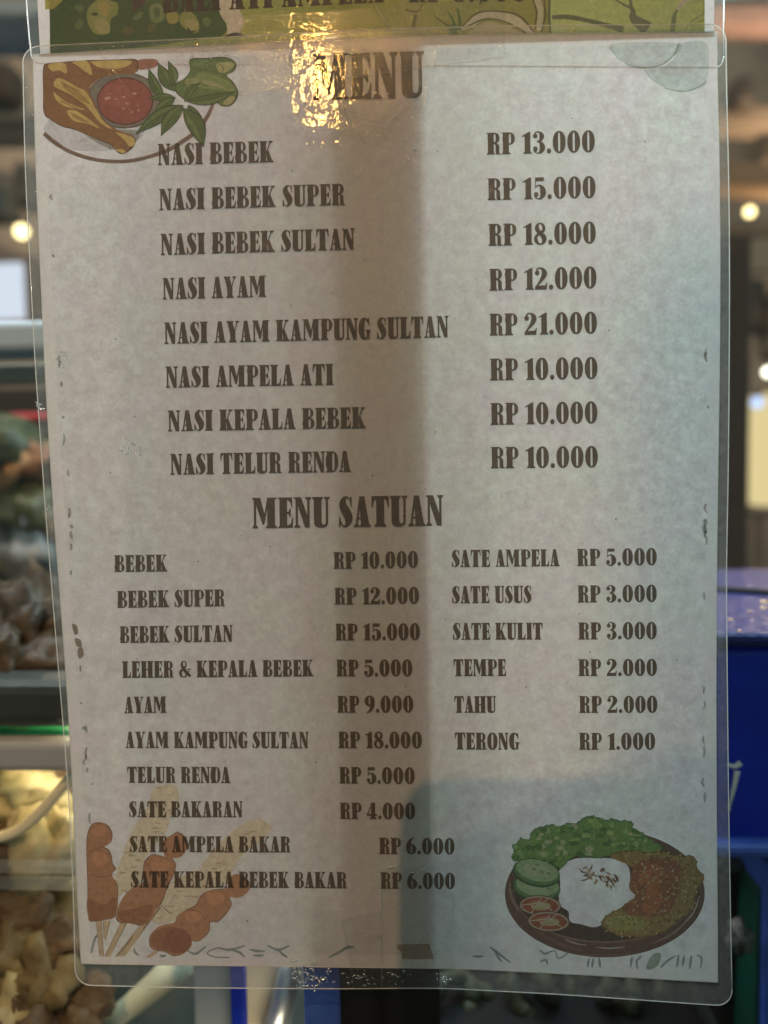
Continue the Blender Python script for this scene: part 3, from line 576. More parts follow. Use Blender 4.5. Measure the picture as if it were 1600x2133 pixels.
o = bm_obj('lantern', pbox(None, 1574, 815, 1690, 1056, 1.1, .1, None, None, .02), lamp_mat('yellow_lantern', (1.0, .80, .40), .85)); tag(o, 'tall glowing yellow lantern right of the dark pillar', 'lantern')
o = bm_obj('wooden_stand', pbox(None, 1566, 1060, 1700, 1078, 1.0, .03, None, None, .004), palewood); tag(o, 'brown wooden stand under the yellow lantern', 'stand')
pbox('leg', 1578, 1078, 1592, 1300, 1.0, .02, palewood, o)

# ------------------------------------------------------------------ poster above
def on_poster(px, py, off=0.0): return at(px, py, -0.0006-off)
poster = empty('poster', at(780, -600, -.0006), 'laminated green menu poster taped above the white price sheet', 'poster')
posC = coons([(18, -1750), (1500, -1750)], [(84, 118), (1488, 76)], [(18, -1750), (75, 0), (84, 118)], [(1500, -1750), (1488, 0), (1488, 76)])
pfC = coons([(0, -1775), (1520, -1775)], [(66, 132), (1508, 140)], [(0, -1775), (53, 0), (66, 132)], [(1520, -1775), (1508, 0), (1508, 140)])
us = list(np.linspace(0, 1, 9)); pp = grid_sheet('paper', posC, us, us, 0, [MARGIN], lambda u, v: 0, poster, on_poster)
a = Art(warp=on_poster, step=4e-6, base=2e-5, gain=1.15)
OL = (0.10, 0.11, 0.015)
a.add([(95, -1700), (1470, -1700), (1468, 73), (104, 112)], (0.24, 0.285, 0.045), grid=None)
a.add([(96, -300), (440, -300), (452, 10), (458, 30), (471, 48), (473, 64), (462, 76), (300, 98), (105, 112)], (0.028, 0.085, 0.012), grid=None)
a.add([(93, -60), (130, -60), (131, 0), (112, 18), (94, 20)], (0.33, 0.33, 0.06), grid=None)
lf = (0.22, 0.28, 0.07); lf2 = (0.34, 0.36, 0.14); dk = (0.014, 0.04, 0.008)
for pl, c in (([(183, 20), (195, 5), (215, -6), (232, 2), (246, 8), (244, 30), (232, 38), (228, 60), (226, 70), (205, 72), (190, 62), (182, 42)], lf), ([(205, 5), (222, 4), (230, 18), (222, 34), (208, 26)], (.33, .31, .08)),
              ([(198, 44), (215, 40), (228, 52), (228, 66), (210, 70), (200, 60)], lf2), ([(190, 28), (200, 26), (205, 30), (196, 33)], dk), ([(155, 14), (168, 10), (174, 20), (164, 24)], (.09, .18, .05)), ([(158, 46), (170, 40), (174, 52), (164, 62), (156, 56)], (.09, .18, .05)),
              ([(312, 14), (330, 8), (340, 18), (342, 40), (326, 48), (314, 40)], (.16, .24, .09)), ([(320, 18), (330, 16), (334, 30), (324, 36)], (.06, .13, .03)), ([(276, 36), (290, 26), (298, 26), (292, 38), (280, 42)], (.14, .2, .08)),
              ([(346, 30), (358, 24), (370, 28), (372, 42), (362, 50), (350, 46)], (.3, .3, .07)), ([(374, 36), (382, 24), (392, 16), (402, 28), (412, 40), (414, 62), (398, 68), (386, 60), (376, 50)], lf), ([(384, 44), (400, 40), (414, 48), (412, 66), (396, 66)], lf2),
              ([(392, 56), (398, 64), (412, 62), (398, 69), (390, 66)], dk), ([(255, 58), (270, 54), (280, 62), (270, 74), (258, 70)], (.10, .12, .03)), ([(270, -10), (302, -10), (300, 10), (288, 18), (276, 26), (278, 10)], (.05, .035, .02)),
              ([(310, 50), (325, 52), (320, 64), (308, 66)], (.10, .13, .04)), ([(422, 40), (434, 36), (440, 48), (430, 56)], (.10, .2, .05))):
    a.add(catmull(pl, True, 4), c, grid=None)
a.add(catmull([(448, -20), (478, -20), (500, 22), (508, 44), (503, 60), (497, 70), (474, 74), (473, 52), (460, 30)], True, 4), (0.56, 0.53, 0.50), grid=None)
a.add(stroke([(466, 78, 4), (490, 71, 7), (512, 76, 3)]), (.03, .03, .015), grid=None)
lg = (0.42, 0.52, 0.22)
a.add([(1146, -80), (1462, -80), (1466, 40), (1440, 50), (1436, 70), (1146, 74)], lg, grid=None)
a.add([(830, -80), (1146, -80), (1146, 74), (835, 82)], (0.27, 0.29, 0.07), grid=None)
a.add(catmull([(962, 60), (985, 32), (1023, 23), (1078, 30), (1112, 66), (1090, 66), (1050, 46), (1010, 42), (980, 58)], True, 4), (0.50, 0.51, 0.40), grid=None)
a.add(catmull([(975, 80), (1000, 50), (1030, 46), (1060, 56), (1085, 76)], True, 4), (0.42, 0.42, 0.25), grid=None)
a.add(catmull([(1114, 0), (1124, -4), (1132, 20), (1128, 60), (1118, 60), (1118, 30)], True, 4), (0.48, 0.50, 0.36), grid=None)
for pts, c in (([(963, 56, 3), (989, 30, 4), (1023, 23, 3), (1078, 31, 5), (1112, 66, 4)], OL), ([(968, 58, 3), (1010, 40, 4), (1052, 45, 3), (1095, 68, 4)], OL), ([(904, 32, 3), (922, 46, 4), (942, 60, 5)], OL), ([(933, 25, 3), (944, 42, 5), (950, 62, 6)], (.07, .14, .02)), ([(952, 17, 4), (958, 40, 6), (956, 62, 8)], (.07, .14, .02)), ([(940, 50, 12), (946, 76, 18)], (.08, .16, .03)),
               ([(1146, -20, 5), (1144, 30, 5), (1147, 70, 4)], (.10, .13, .05)), ([(1150, 36, 8), (1180, 35, 10), (1222, 42, 9), (1262, 52, 10), (1299, 62, 14)], (.13, .17, .10)), ([(1278, -4, 3), (1300, 10, 5), (1318, 19, 8), (1320, 38, 18), (1350, 60, 30)], (.15, .19, .12)), ([(1312, -10, 5), (1316, 22, 7)], (.15, .19, .12)),
               ([(1400, 68, 10), (1404, 40, 10), (1410, 22, 6), (1436, -6, 3)], (.20, .26, .16)), ([(1428, 64, 3), (1440, 46, 3), (1466, 28, 3)], (.26, .32, .2)), ([(1110, 0, 3), (1118, 25, 4), (1114, 60, 4)], OL), ([(1132, -10, 3), (1136, 30, 4), (1128, 66, 3)], OL), ([(845, 20, 4), (870, 24, 3), (880, 8, 3)], OL), ([(866, 30, 6), (862, 60, 10)], (.12, .12, .02)), ([(1000, 10, 4), (1004, -6, 4)], OL)):
    a.add(stroke(pts), c, grid=None)
a.add(catmull([(1412, 10), (1436, -12), (1448, -8), (1424, 12), (1412, 22)], True, 4), (.52, .52, .47), grid=None)
a.off += 1e-5
text(a, 'BALI ATI AMPELA', 338, 27, 800, 5, 52, (0.085, 0.065, 0.045)); text(a, 'RP 8.000', 852, 5, 1098, 3, 50, (0.10, 0.09, 0.06))
a.build('printed_picture', pp)
pf = grid_sheet('film', pfC, [0, .0125]+list(np.linspace(.03, .97, 9))+[.9875, 1], [0]+list(np.linspace(.02, .97, 14))+[.985, 1], 2.6e-4, [FILM, BORDER], lambda u, v: 1 if (u < .0125 or u > .9875 or v > .985) else 0, poster, on_poster)
bl = [on_poster(p[0], p[1], 2.7e-4) for p in border_line(pfC, (.012, .012), 24)]; bl.append(bl[0]); tube('film_edge', bl, .00016, EDGE, pf, 5)

# ------------------------------------------------------------------ the menu sheet
menu = empty('menu_sheet', on_sheet(800, 1066, 0), 'laminated white price list sheet headed MENU taped to the glass', 'menu')
mu, mv = .0165, .0135
us = [0, mu]+list(np.linspace(mu, 1-mu, 44))[1:-1]+[1-mu, 1]; vs = [0, mv]+list(np.linspace(mv, 1-mv, 60))[1:-1]+[1-mv, 1]
paper = grid_sheet('paper', paperC, us, vs, 0, [PAPER, MARGIN], lambda u, v: 1 if (u < mu or u > 1-mu or v < mv or v > 1-mv) else 0, menu)

def T3(X, Y): return (X, Y)
# chicken, sambal and herbs (traced in the coordinates of an enlarged view)
a = Art(0, 60, 2.857, gain=1.32)
def blob(pl, c, n=4, al=1.0): a.add(catmull(pl, True, n), c, al)
a.add(ell(560, 600, 300, 130, n=40), (.46, .46, .48), .35)
blob([(480, 590), (560, 600), (700, 600), (830, 610), (800, 680), (700, 720), (600, 690), (520, 640)], (.26, .29, .31))
a.add(stroke([(262, 622, 26), (330, 680, 24), (430, 737, 23), (560, 777, 22), (690, 790, 22), (800, 782, 22), (900, 757, 23), (1000, 722, 24), (1090, 668, 26), (1180, 600, 26), (1240, 510, 24), (1272, 435, 20)]), (.15, .10, .08))
blob([(818, 188), (900, 178), (940, 190), (925, 228), (830, 243)], (.27, .12, .09))
a.add(ell(735, 425, 222, 168, n=48), (.10, .06, .05)); a.add(ell(735, 425, 214, 160, n=48), (.19, .21, .22))
chick = [(256, 235), (285, 205), (400, 194), (520, 186), (700, 182), (812, 182), (824, 235), (800, 262), (700, 268), (600, 290), (548, 332), (530, 370), (560, 430), (600, 515), (660, 578), (740, 620), (788, 633), (808, 662), (794, 705), (745, 742), (708, 742), (685, 718), (655, 690), (600, 668), (520, 632), (440, 600), (370, 582), (300, 542), (260, 500), (256, 380)]
blob(chick, (.11, .062, .035)); 
cen = (520, 440); blob([(x+(cen[0]-x)*.022+(2 if x < 500 else -2), y+(cen[1]-y)*.03) for x, y in chick], (.27, .15, .07))
blob([(262, 240), (330, 260), (420, 300), (380, 330), (330, 400), (300, 470), (262, 490)], (.24, .14, .07)); blob([(540, 240), (640, 250), (790, 240), (700, 262), (600, 285), (550, 325)], (.24, .13, .06))
blob([(600, 520), (560, 560), (600, 620), (680, 690), (705, 735), (660, 690), (560, 640), (440, 595), (500, 560)], (.25, .15, .07))
YL = (.56, .48, .19)
for pl in ([(345, 292), (400, 310), (455, 345), (505, 370), (540, 420), (572, 480), (612, 545), (664, 592), (640, 588), (590, 552), (550, 505), (500, 452), (440, 405), (380, 372), (325, 345), (320, 320)], [(318, 375), (345, 398), (400, 438), (450, 458), (505, 482), (440, 474), (380, 458), (333, 420)], [(398, 490), (440, 484), (490, 510), (560, 560), (592, 592), (520, 564), (450, 552), (418, 528)], [(288, 212), (380, 202), (396, 262), (352, 247), (308, 252)], [(430, 198), (518, 192), (548, 272), (505, 252), (460, 218)], [(558, 192), (772, 188), (766, 216), (700, 236), (600, 232), (553, 208)], [(690, 615), (770, 638), (800, 655), (800, 690), (770, 700), (745, 665)], [(690, 720), (720, 715), (750, 730), (725, 740)]): blob(pl, YL)
for pl in ([(360, 310), (420, 345), (500, 400), (540, 450), (470, 420), (390, 360)], [(420, 500), (470, 520), (530, 558), (460, 540)]): blob(pl, (.35, .27, .10))
for pts in ([(430, 205, 4), (470, 240, 5), (520, 275, 4)], [(330, 350, 4), (420, 400, 5), (500, 450, 5), (560, 520, 4)], [(360, 430, 4), (450, 470, 4), (520, 500, 3)], [(380, 330, 4), (450, 360, 5), (490, 380, 3)], [(790, 190, 5), (812, 230, 5)]): a.add(stroke(pts), (.20, .11, .05), grid=None)
a.add(ell(744, 430, 168, 142, n=48), (.13, .035, .035)); a.add(ell(744, 430, 160, 134, n=48), (.30, .10, .095)); a.add(ell(700, 400, 90, 70, rot=.4, n=30), (.34, .12, .115))
for x, y, r in ((655, 385, 7), (640, 413, 20), (755, 445, 12), (735, 475, 9), (785, 495, 10), (825, 485, 9), (800, 385, 14), (735, 405, 10), (690, 418, 8), (770, 480, 7), (700, 450, 5), (820, 455, 6)): a.add(ell(x, y, r, r*.45, rot=.3*math.sin(x), n=12), (.52, .36, .33), grid=None)
cuc = [(1130, 180), (1230, 172), (1330, 166), (1392, 188), (1408, 222), (1388, 256), (1350, 277), (1385, 312), (1418, 370), (1408, 422), (1372, 458), (1320, 462), (1288, 440), (1200, 432), (1120, 432), (1050, 382), (1045, 325), (1090, 300), (1130, 250)]
blob(cuc, (.07, .06, .03)); blob([(x+(1230-x)*.045, y+(310-y)*.05) for x, y in cuc], (.115, .21, .075))
for pl, c in (([(1290, 205), (1378, 198), (1390, 222), (1362, 250), (1322, 262), (1300, 250)], (.36, .42, .22)), ([(1180, 262), (1300, 282), (1372, 322), (1398, 372), (1330, 365), (1250, 358), (1180, 340)], (.20, .30, .12)), ([(1326, 440), (1380, 398), (1397, 420), (1362, 452)], (.34, .38, .2)), ([(1150, 200), (1270, 185), (1280, 200), (1160, 225)], (.15, .26, .1)), ([(1100, 310), (1160, 290), (1220, 330), (1130, 350)], (.26, .33, .17)), ([(1200, 300), (1290, 325), (1340, 350), (1250, 345)], (.3, .36, .2))): blob(pl, c)
for pts in ([(1140, 235, 4), (1250, 250, 4), (1350, 275, 4)], [(1060, 340, 3), (1180, 330, 4), (1300, 350, 3)], [(1300, 205, 3), (1330, 235, 4), (1320, 258, 3)]): a.add(stroke(pts), (.06, .13, .04), grid=None)
a.add(stroke([(1045, 410, 8), (990, 450, 8), (920, 490, 6)]), (.10, .07, .04), grid=None)
def leaf(b, t, w, bend=.1):
    bx_, by_ = b; tx, ty = t; dx, dy = tx-bx_, ty-by_; l = math.hypot(dx, dy); nx, ny = -dy/l, dx/l
    def pt(f, s): return (bx_+dx*f+nx*(s*w/2+bend*l*math.sin(math.pi*f)), by_+dy*f+ny*(s*w/2+bend*l*math.sin(math.pi*f)))
    prof = [(0, .1), (.12, .55), (.3, .95), (.5, 1), (.7, .75), (.88, .3), (1, 0)]
    out = [pt(f, s) for f, s in prof]+[pt(f, -s) for f, s in prof[::-1][1:]]; k = len(out)
    blob(out, (.045, .065, .03), 3)
    blob([pt(.03+f*.93, s*.84) for f, s in prof]+[pt(.03+f*.93, -s*.84) for f, s in prof[::-1][1:]], (.085, .165, .06), 3)
    blob([pt(.08+f*.8, .1+s*.55) for f, s in prof]+[pt(.08+f*.8, .1) for f, s in prof[::-1][1:]], (.13, .225, .09), 3)
    a.add(stroke([(*pt(.02, 0), 4), (*pt(.5, 0), 4), (*pt(.95, 0), 2)]), (.055, .10, .04), grid=None)
for b_, t_, w_, be in (((975, 415), (884, 232), 62, -.06), ((1045, 370), (940, 200), 84, -.05), ((1030, 340), (1000, 190), 60, .1), ((1045, 410), (880, 418), 46, .05), ((1040, 415), (915, 505), 60, .05), ((1100, 435), (1198, 318), 46, -.12), ((1115, 432), (1398, 372), 62, .06), ((1085, 455), (806, 628), 82, .05), ((1090, 458), (958, 640), 82, .08), ((1120, 455), (1226, 580), 70, .08), ((1095, 475), (1212, 706), 104, -.08)): leaf(b_, t_, w_, be)
a.build('chicken_picture', paper, 'printed picture of a fried chicken leg with red sambal and herbs')

# satay sticks
a = Art(130, 1660, 2.667, gain=1.55)
PL = (.46, .41, .31); PO = (.27, .20, .12); SM = (.33, .185, .115); SD = (.24, .125, .075)
r_ = random.Random(3)
def wob(pl, amp=4): return [(x+r_.uniform(-amp, amp), y+r_.uniform(-amp, amp)) for x, y in catmull(pl, True, 3)]
A1 = [(310, 550), (300, 440), (330, 320), (390, 180), (470, 60), (505, -50), (600, -70), (640, -40), (645, 20), (600, 110), (570, 200), (480, 310), (450, 370), (440, 480), (380, 510)]
A2 = [(490, 650), (560, 560), (600, 480), (760, 400), (780, 370), (850, 290), (960, 180), (1070, 122), (1150, 148), (1160, 180), (1120, 230), (1000, 330), (940, 420), (920, 470), (770, 540), (740, 600), (620, 690), (520, 700)]
for pl in (A1, A2):
    a.add(wob(pl), PL, .6)
    xs = [p[0] for p in pl]; ys = [p[1] for p in pl]
    for _ in range(130):
        x, y = r_.uniform(min(xs), max(xs)), r_.uniform(min(ys), max(ys))
        if inside(pl, x, y) and inside(pl, x+40, y-10) and inside(pl, x-10, y+8): a.add(stroke([(x, y, 3), (x+r_.uniform(10, 22), y+r_.uniform(-10, 6), 6), (x+r_.uniform(28, 46), y+r_.uniform(-16, 8), 3)]), r_.choice((PO, PO, (.50, .46, .37))), grid=None)
for pl in ([(185, 680), (218, 680), (231, 886), (206, 886)], [(325, 695), (364, 695), (267, 886), (233, 886)], [(480, 650), (560, 600), (345, 886), (293, 886)], [(520, 842), (548, 848), (492, 892), (463, 892)], [(225, 690), (268, 688), (240, 800), (228, 780)]):
    a.add(pl, (.22, .18, .13)); cx = sum(p[0] for p in pl)/4; a.add([(p[0]+(cx-p[0])*.10+(3 if i in (0, 3) else -3), p[1]) for i, p in enumerate(pl)], (.43, .38, .29))
S1 = [(140, 200), (160, 155), (200, 140), (250, 155), (278, 200), (270, 250), (230, 275), (258, 292), (275, 330), (280, 370), (298, 398), (275, 435), (305, 480), (310, 550), (300, 600), (292, 668), (230, 685), (180, 692), (150, 690), (142, 640), (136, 400), (132, 270)]
S2 = [(565, 240), (600, 215), (640, 198), (676, 215), (692, 280), (672, 320), (642, 336), (612, 338), (630, 370), (625, 420), (596, 480), (572, 540), (546, 600), (512, 630), (496, 680), (462, 705), (430, 716), (370, 700), (320, 700), (298, 680), (302, 640), (330, 570), (380, 510), (450, 480), (448, 400), (460, 350), (500, 318), (540, 325), (572, 330), (560, 290)]
S3 = [(960, 430), (1010, 440), (1042, 480), (1036, 520), (990, 556), (930, 556), (942, 600), (902, 660), (862, 696), (822, 696), (816, 750), (762, 800), (716, 802), (716, 830), (682, 866), (622, 886), (570, 862), (492, 840), (486, 770), (540, 720), (620, 700), (640, 660), (700, 620), (740, 600), (770, 545), (830, 515), (920, 505), (922, 460)]
for S_ in (S1, S2, S3):
    a.add(catmull(S_, True, 4), (.13, .075, .05)); cx = sum(p[0] for p in S_)/len(S_); cy = sum(p[1] for p in S_)/len(S_)
    a.add(catmull([(x+4*math.copysign(1, cx-x), y+4*math.copysign(1, cy-y)) for x, y in S_], True, 4), SM)
for pl in ([(140, 560), (220, 600), (300, 560), (300, 640), (230, 680), (150, 680)], [(310, 640), (400, 620), (500, 600), (480, 680), (420, 708), (330, 690)], [(500, 760), (600, 720), (700, 760), (712, 820), (650, 870), (560, 850), (500, 830)]): a.add(catmull(pl, True, 4), SD)
a.add(ell(640, 800, 78, 70, n=26), (.22, .10, .07))
for pl in ([(160, 190), (200, 160), (240, 175), (230, 210), (180, 220)], [(500, 340), (560, 345), (600, 370), (560, 420), (500, 410)], [(800, 540), (880, 530), (900, 570), (830, 600)], [(680, 650), (740, 630), (780, 660), (720, 700)], [(160, 320), (230, 310), (250, 360), (190, 390)]): a.add(catmull(pl, True, 4), (.39, .225, .14))
for pts in ([(160, 300, 3), (220, 280, 3), (262, 300, 2)], [(150, 430, 3), (220, 445, 4), (285, 430, 2)], [(450, 480, 3), (520, 490, 4), (590, 478, 2)], [(690, 625, 3), (760, 640, 3), (800, 690, 3)], [(560, 610, 4), (590, 640, 5), (610, 650, 3)], [(185, 140, 3), (200, 150, 3), (215, 142, 2)], [(620, 205, 3), (640, 195, 3), (660, 215, 2)]): a.add(stroke(pts), (.16, .08, .05), grid=None)
a.build('satay_picture', paper, 'printed picture of satay sticks')

# the plate of rice
a = Art(1020, 1670, 3.333, gain=1.95)
PB = (.125, .068, .052)
RICE = [(480, 490), (520, 430), (600, 395), (720, 390), (850, 395), (930, 420), (970, 470), (976, 560), (970, 602), (1012, 652), (960, 702), (900, 742), (830, 782), (780, 852), (720, 872), (640, 852), (560, 832), (546, 762), (490, 720), (480, 640), (490, 560)]
RC = [(-1, catmull(RICE, True, 5))]
a.add([(1, ell(800, 637, 694, 444, n=80))]+RC, (.08, .045, .035)); a.add([(1, ell(800, 635, 688, 438, n=80))]+RC, PB); a.add([(1, ell(800, 612, 640, 372, n=70))]+RC, (.20, .125, .105)); a.add([(1, ell(800, 606, 636, 362, n=70))]+RC, (.075, .042, .034))
for pts, c in (([(140, 560, 10), (150, 660, 16), (200, 760, 14)], (.24, .16, .135)), ([(330, 900, 8), (480, 985, 22), (640, 1035, 20)], (.17, .10, .08)), ([(520, 955, 6), (600, 985, 12), (680, 998, 4)], (.36, .28, .25)), ([(740, 1010, 3), (830, 1018, 11), (940, 1010, 3)], (.42, .33, .30)), ([(1130, 985, 4), (1280, 910, 16), (1400, 790, 12), (1450, 700, 3)], (.26, .175, .15)), ([(560, 1050, 6), (800, 1068, 14), (1050, 1050, 6)], (.165, .095, .075)), ([(1360, 830, 4), (1420, 760, 10), (1460, 650, 3)], (.38, .3, .27))): a.add(stroke(pts), c)
LT = [(150, 380), (168, 350), (155, 302), (190, 285), (215, 250), (270, 265), (285, 215), (330, 180), (380, 168), (430, 155), (480, 172), (540, 145), (590, 150), (625, 130), (650, 110), (710, 95), (760, 110), (800, 128), (850, 115), (900, 130), (960, 130), (1000, 150), (1000, 190), (1060, 215), (1095, 240), (1150, 278), (1200, 310), (1190, 345), (1100, 355), (950, 345), (830, 385), (700, 392), (600, 378), (540, 420), (490, 472), (440, 442), (400, 420), (300, 400), (200, 412), (165, 412)]
def ruffle(pl, amp, n=6):
    out = []
    for i, (x, y) in enumerate(catmull(pl, True, n)): s = amp*math.sin(i*1.9)+r_.uniform(-amp*.5, amp*.5); out.append((x+s*math.cos(i*.7), y+s*math.sin(i*.7)))
    return out
a.add(ruffle(LT, 6), (.045, .10, .035)); a.add(ruffle([(x+(640-x)*.02, y+(280-y)*.07) for x, y in LT], 7), (.14, .25, .07))
for _ in range(150):
    x, y = r_.uniform(160, 1190), r_.uniform(110, 460)
    if inside(LT, x, y) and inside(LT, x+25, y+10) and inside(LT, x-25, y-10):
        r0 = r_.uniform(16, 40); c = r_.choice(((.20, .33, .10), (.27, .40, .15), (.07, .15, .045), (.31, .42, .18), (.13, .24, .07), (.36, .44, .23), (.085, .17, .05)))
        a.add(ruffle([(x+r0*math.cos(t)*r_.uniform(.5, 1.1), y+r0*.7*math.sin(t)*r_.uniform(.5, 1.1)) for t in np.linspace(0, 6.28, 9)[:-1]], 2, 2), c, grid=None)
for _ in range(70):
    x, y = r_.uniform(170, 1150), r_.uniform(120, 440)
    if inside(LT, x, y) and inside(LT, x+10, y+45): a.add(stroke([(x, y, 2), (x+r_.uniform(-14, 10), y+22, 5), (x+r_.uniform(-22, 18), y+45, 2)]), r_.choice(((.06, .13, .04), (.28, .37, .17))), grid=None)
FR = [(830, 378), (900, 345), (1000, 335), (1100, 352), (1180, 340), (1250, 360), (1340, 380), (1400, 370), (1440, 410), (1442, 460), (1490, 512), (1480, 560), (1440, 612), (1422, 690), (1420, 740), (1370, 790), (1292, 832), (1250, 880), (1170, 920), (1060, 945), (960, 940), (880, 930), (812, 892), (772, 850), (800, 800), (860, 760), (920, 740), (942, 705), (1012, 660), (970, 602), (976, 540), (985, 460), (930, 420)]
a.add(ruffle(FR, 5), (.15, .085, .03)); a.add(ruffle([(x+(1150-x)*.02, y+(640-y)*.025) for x, y in FR], 7), (.25, .165, .065))
RD = [(990, 460), (1080, 400), (1250, 390), (1325, 450), (1315, 560), (1292, 680), (1240, 770), (1100, 800), (960, 775), (930, 735), (1012, 660), (980, 590)]
a.add(ruffle(RD, 8), (.225, .09, .05)); a.add(ruffle([(1050, 480), (1160, 430), (1180, 560), (1200, 700), (1120, 780), (1060, 740), (1090, 620), (1040, 560)], 8), (.31, .12, .055))
a.add(ruffle([(800, 835), (860, 795), (1000, 800), (1080, 830), (1050, 885), (900, 895)], 7), (.26, .25, .09))
for _ in range(520):
    x, y = r_.uniform(800, 1480), r_.uniform(340, 940)
    if inside(FR, x, y):
        red = inside(RD, x, y); t = r_.uniform(0, 6.28); l = r_.uniform(10, 26)
        c = r_.choice(((.44, .30, .16), (.40, .25, .12), (.50, .37, .22), (.33, .13, .06), (.16, .07, .04), (.36, .17, .09))) if red else r_.choice(((.36, .28, .12), (.42, .33, .15), (.13, .08, .03), (.30, .24, .09), (.17, .10, .04), (.40, .27, .09)))
        a.add(stroke([(x, y, 3), (x+l*.5*math.cos(t)+3, y+l*.5*math.sin(t), 12), (x+l*math.cos(t), y+l*math.sin(t)+4, 3)], n=2), c, grid=None)
for cy, rot in ((590, .12), (487, .22)):
    a.add(ell(325, cy+8, 168, 96, rot, n=44), (.045, .10, .04)); a.add(ell(327, cy+2, 160, 86, rot, n=44), (.11, .20, .08)); a.add(ell(332, cy-9, 148, 74, rot, n=44), (.255, .345, .205)); a.add(ell(332, cy-9, 96, 44, rot, n=30), (.31, .385, .26))
    for x, y in ((310, cy-20), (360, cy), (410, cy+12), (330, cy-48)): a.add(ell(x, y, 18, 9, rot, n=12), (.16, .25, .10), grid=None)
for cx, cy in ((350, 722), (410, 832)):
    a.add(ell(cx, cy, 146, 72, .05, n=44), (.12, .05, .04)); a.add(ell(cx, cy, 140, 66, .05, n=44), (.47, .31, .26)); a.add(ell(cx, cy, 128, 56, .05, n=44), (.26, .075, .045)); a.add(ell(cx+6, cy+4, 70, 28, 0, n=24), (.42, .30, .17)); a.add(ell(cx-40, cy-18, 50, 16, -.2, n=20), (.38, .16, .10))
    for x1, y1, x2, y2 in ((-60, 50, 10, -52), (-125, -5, 10, -20), (10, -20, 90, 40), (-20, 10, 60, -50)): a.add(stroke([(cx+x1, cy+y1, 6), (cx+(x1+x2)/2, cy+(y1+y2)/2, 9), (cx+x2, cy+y2, 6)]), (.50, .36, .30), grid=None)
a.add(ell(325, 487+40, 150, 66, .22, n=40), (.10, .18, .07), grid=None) if False else None
for _ in range(34):
    f = r_.random(); x = 660+f*210+r_.uniform(-20, 20); y = 480+f*60+r_.uniform(-45, 45); t = r_.uniform(-.9, .9)+(0 if r_.random() > .5 else 1.6)
    a.add(stroke([(x, y, 3), (x+20*math.cos(t), y+20*math.sin(t), 12), (x+40*math.cos(t), y+40*math.sin(t)+6, 3)], n=3), r_.choice(((.13, .07, .04), (.17, .095, .05), (.30, .22, .12), (.10, .055, .035))), grid=None)
for pts in ([(618, 462, 4), (645, 488, 12), (685, 492, 4)], [(715, 434, 4), (705, 462, 12), (690, 488, 4)], [(632, 548, 4), (668, 542, 12), (700, 520, 4)], [(895, 545, 5), (880, 520, 16), (860, 505, 4)], [(872, 595, 4), (850, 560, 12), (830, 540, 4)]): a.add(stroke(pts, n=3), (.12, .065, .04), grid=None)
a.build('rice_plate_picture', paper, 'printed picture of a brown plate of rice with lettuce and fried chicken')

# faint cucumber rounds at the top right, leaf strokes and stains along the printed edge, a painted show-through patch
a = Art(840, 0, 2.353)
PG = (.40, .50, .43)
a.add(catmull([(1025, 215), (1060, 290), (1120, 325), (1190, 334), (1260, 320), (1320, 280), (1352, 212)], True, 5), (.53, .585, .54), .09)
a.add(catmull([(1188, 345), (1220, 390), (1290, 432), (1370, 446), (1440, 430), (1488, 398), (1488, 215), (1356, 215), (1322, 290), (1262, 330)], True, 5), (.54, .59, .55), .09)
for pts in ([(1020, 215, 2), (1040, 270, 4), (1065, 300, 3)], [(1090, 312, 5), (1150, 330, 9), (1215, 332, 7), (1280, 310, 7), (1330, 262, 8), (1352, 208, 5)], [(1185, 340, 4), (1210, 380, 3), (1240, 405, 2)], [(1280, 432, 4), (1370, 448, 8), (1440, 430, 7), (1488, 398, 6)]): a.add(stroke(pts), PG, .55, grid=None)
a.build('cucumber_picture', paper, 'faint printed picture of cucumber slices')
a = Art(0, 0, 1)
def C5(p): return (130+p[0]/2.667, 1660+p[1]/2.667)
def Z5(p): return (1020+p[0]/3.333, 1670+p[1]/3.333)
SG = (.27, .34, .33)
for f, lst in ((C5, [[(160, 870), (180, 790), (205, 760)], [(398, 840), (405, 865), (425, 882)], [(540, 880), (560, 885), (575, 878)], [(690, 850), (740, 872), (800, 828)], [(1015, 825), (930, 850), (860, 840), (805, 868), (850, 890), (930, 892)], [(940, 850), (985, 865), (1015, 892)], [(1040, 848), (1080, 856), (1125, 858)], [(1060, 880), (1090, 882), (1120, 880)], [(1140, 825), (1200, 850), (1262, 825)], [(1200, 850), (1225, 875), (1252, 892)], [(1480, 892), (1540, 862), (1600, 825)], [(1560, 842), (1590, 838), (1620, 832)]]),
               (Z5, [[(0, 1008), (70, 1060), (145, 1118)], [(35, 1030), (60, 1080), (85, 1112)], [(348, 1028), (385, 1056), (450, 1034), (475, 1086), (525, 1066), (548, 1040)], [(352, 1112), (390, 1098), (402, 1132)], [(690, 1088), (684, 1120), (682, 1150)], [(722, 1082), (716, 1120), (712, 1152)], [(760, 1082), (764, 1120), (768, 1152)], [(990, 1078), (984, 1110), (978, 1150)], [(1052, 1072), (1022, 1110), (1028, 1162)], [(1190, 1152), (1230, 1110), (1292, 1068)], [(1312, 1062), (1306, 1110), (1298, 1152)], [(1352, 1068), (1344, 1110), (1340, 1142)], [(1402, 1068), (1396, 1110), (1390, 1162)], [(1438, 1062), (1472, 1088), (1466, 1152)], [(-120, 1072), (-80, 1076), (-40, 1072)]])):
    for pts in lst:
        q = [f(p) for p in pts]; a.add(stroke([(x, y, (3.2, 5.5, 3)[min(i, 2)]) for i, (x, y) in enumerate(q)]), SG, .42, grid=None)
a.add([Z5(p) for p in catmull([(1085, 1150), (1130, 1062), (1190, 1056), (1172, 1130), (1120, 1165)], True, 4)], (.34, .42, .32), .45, grid=None)
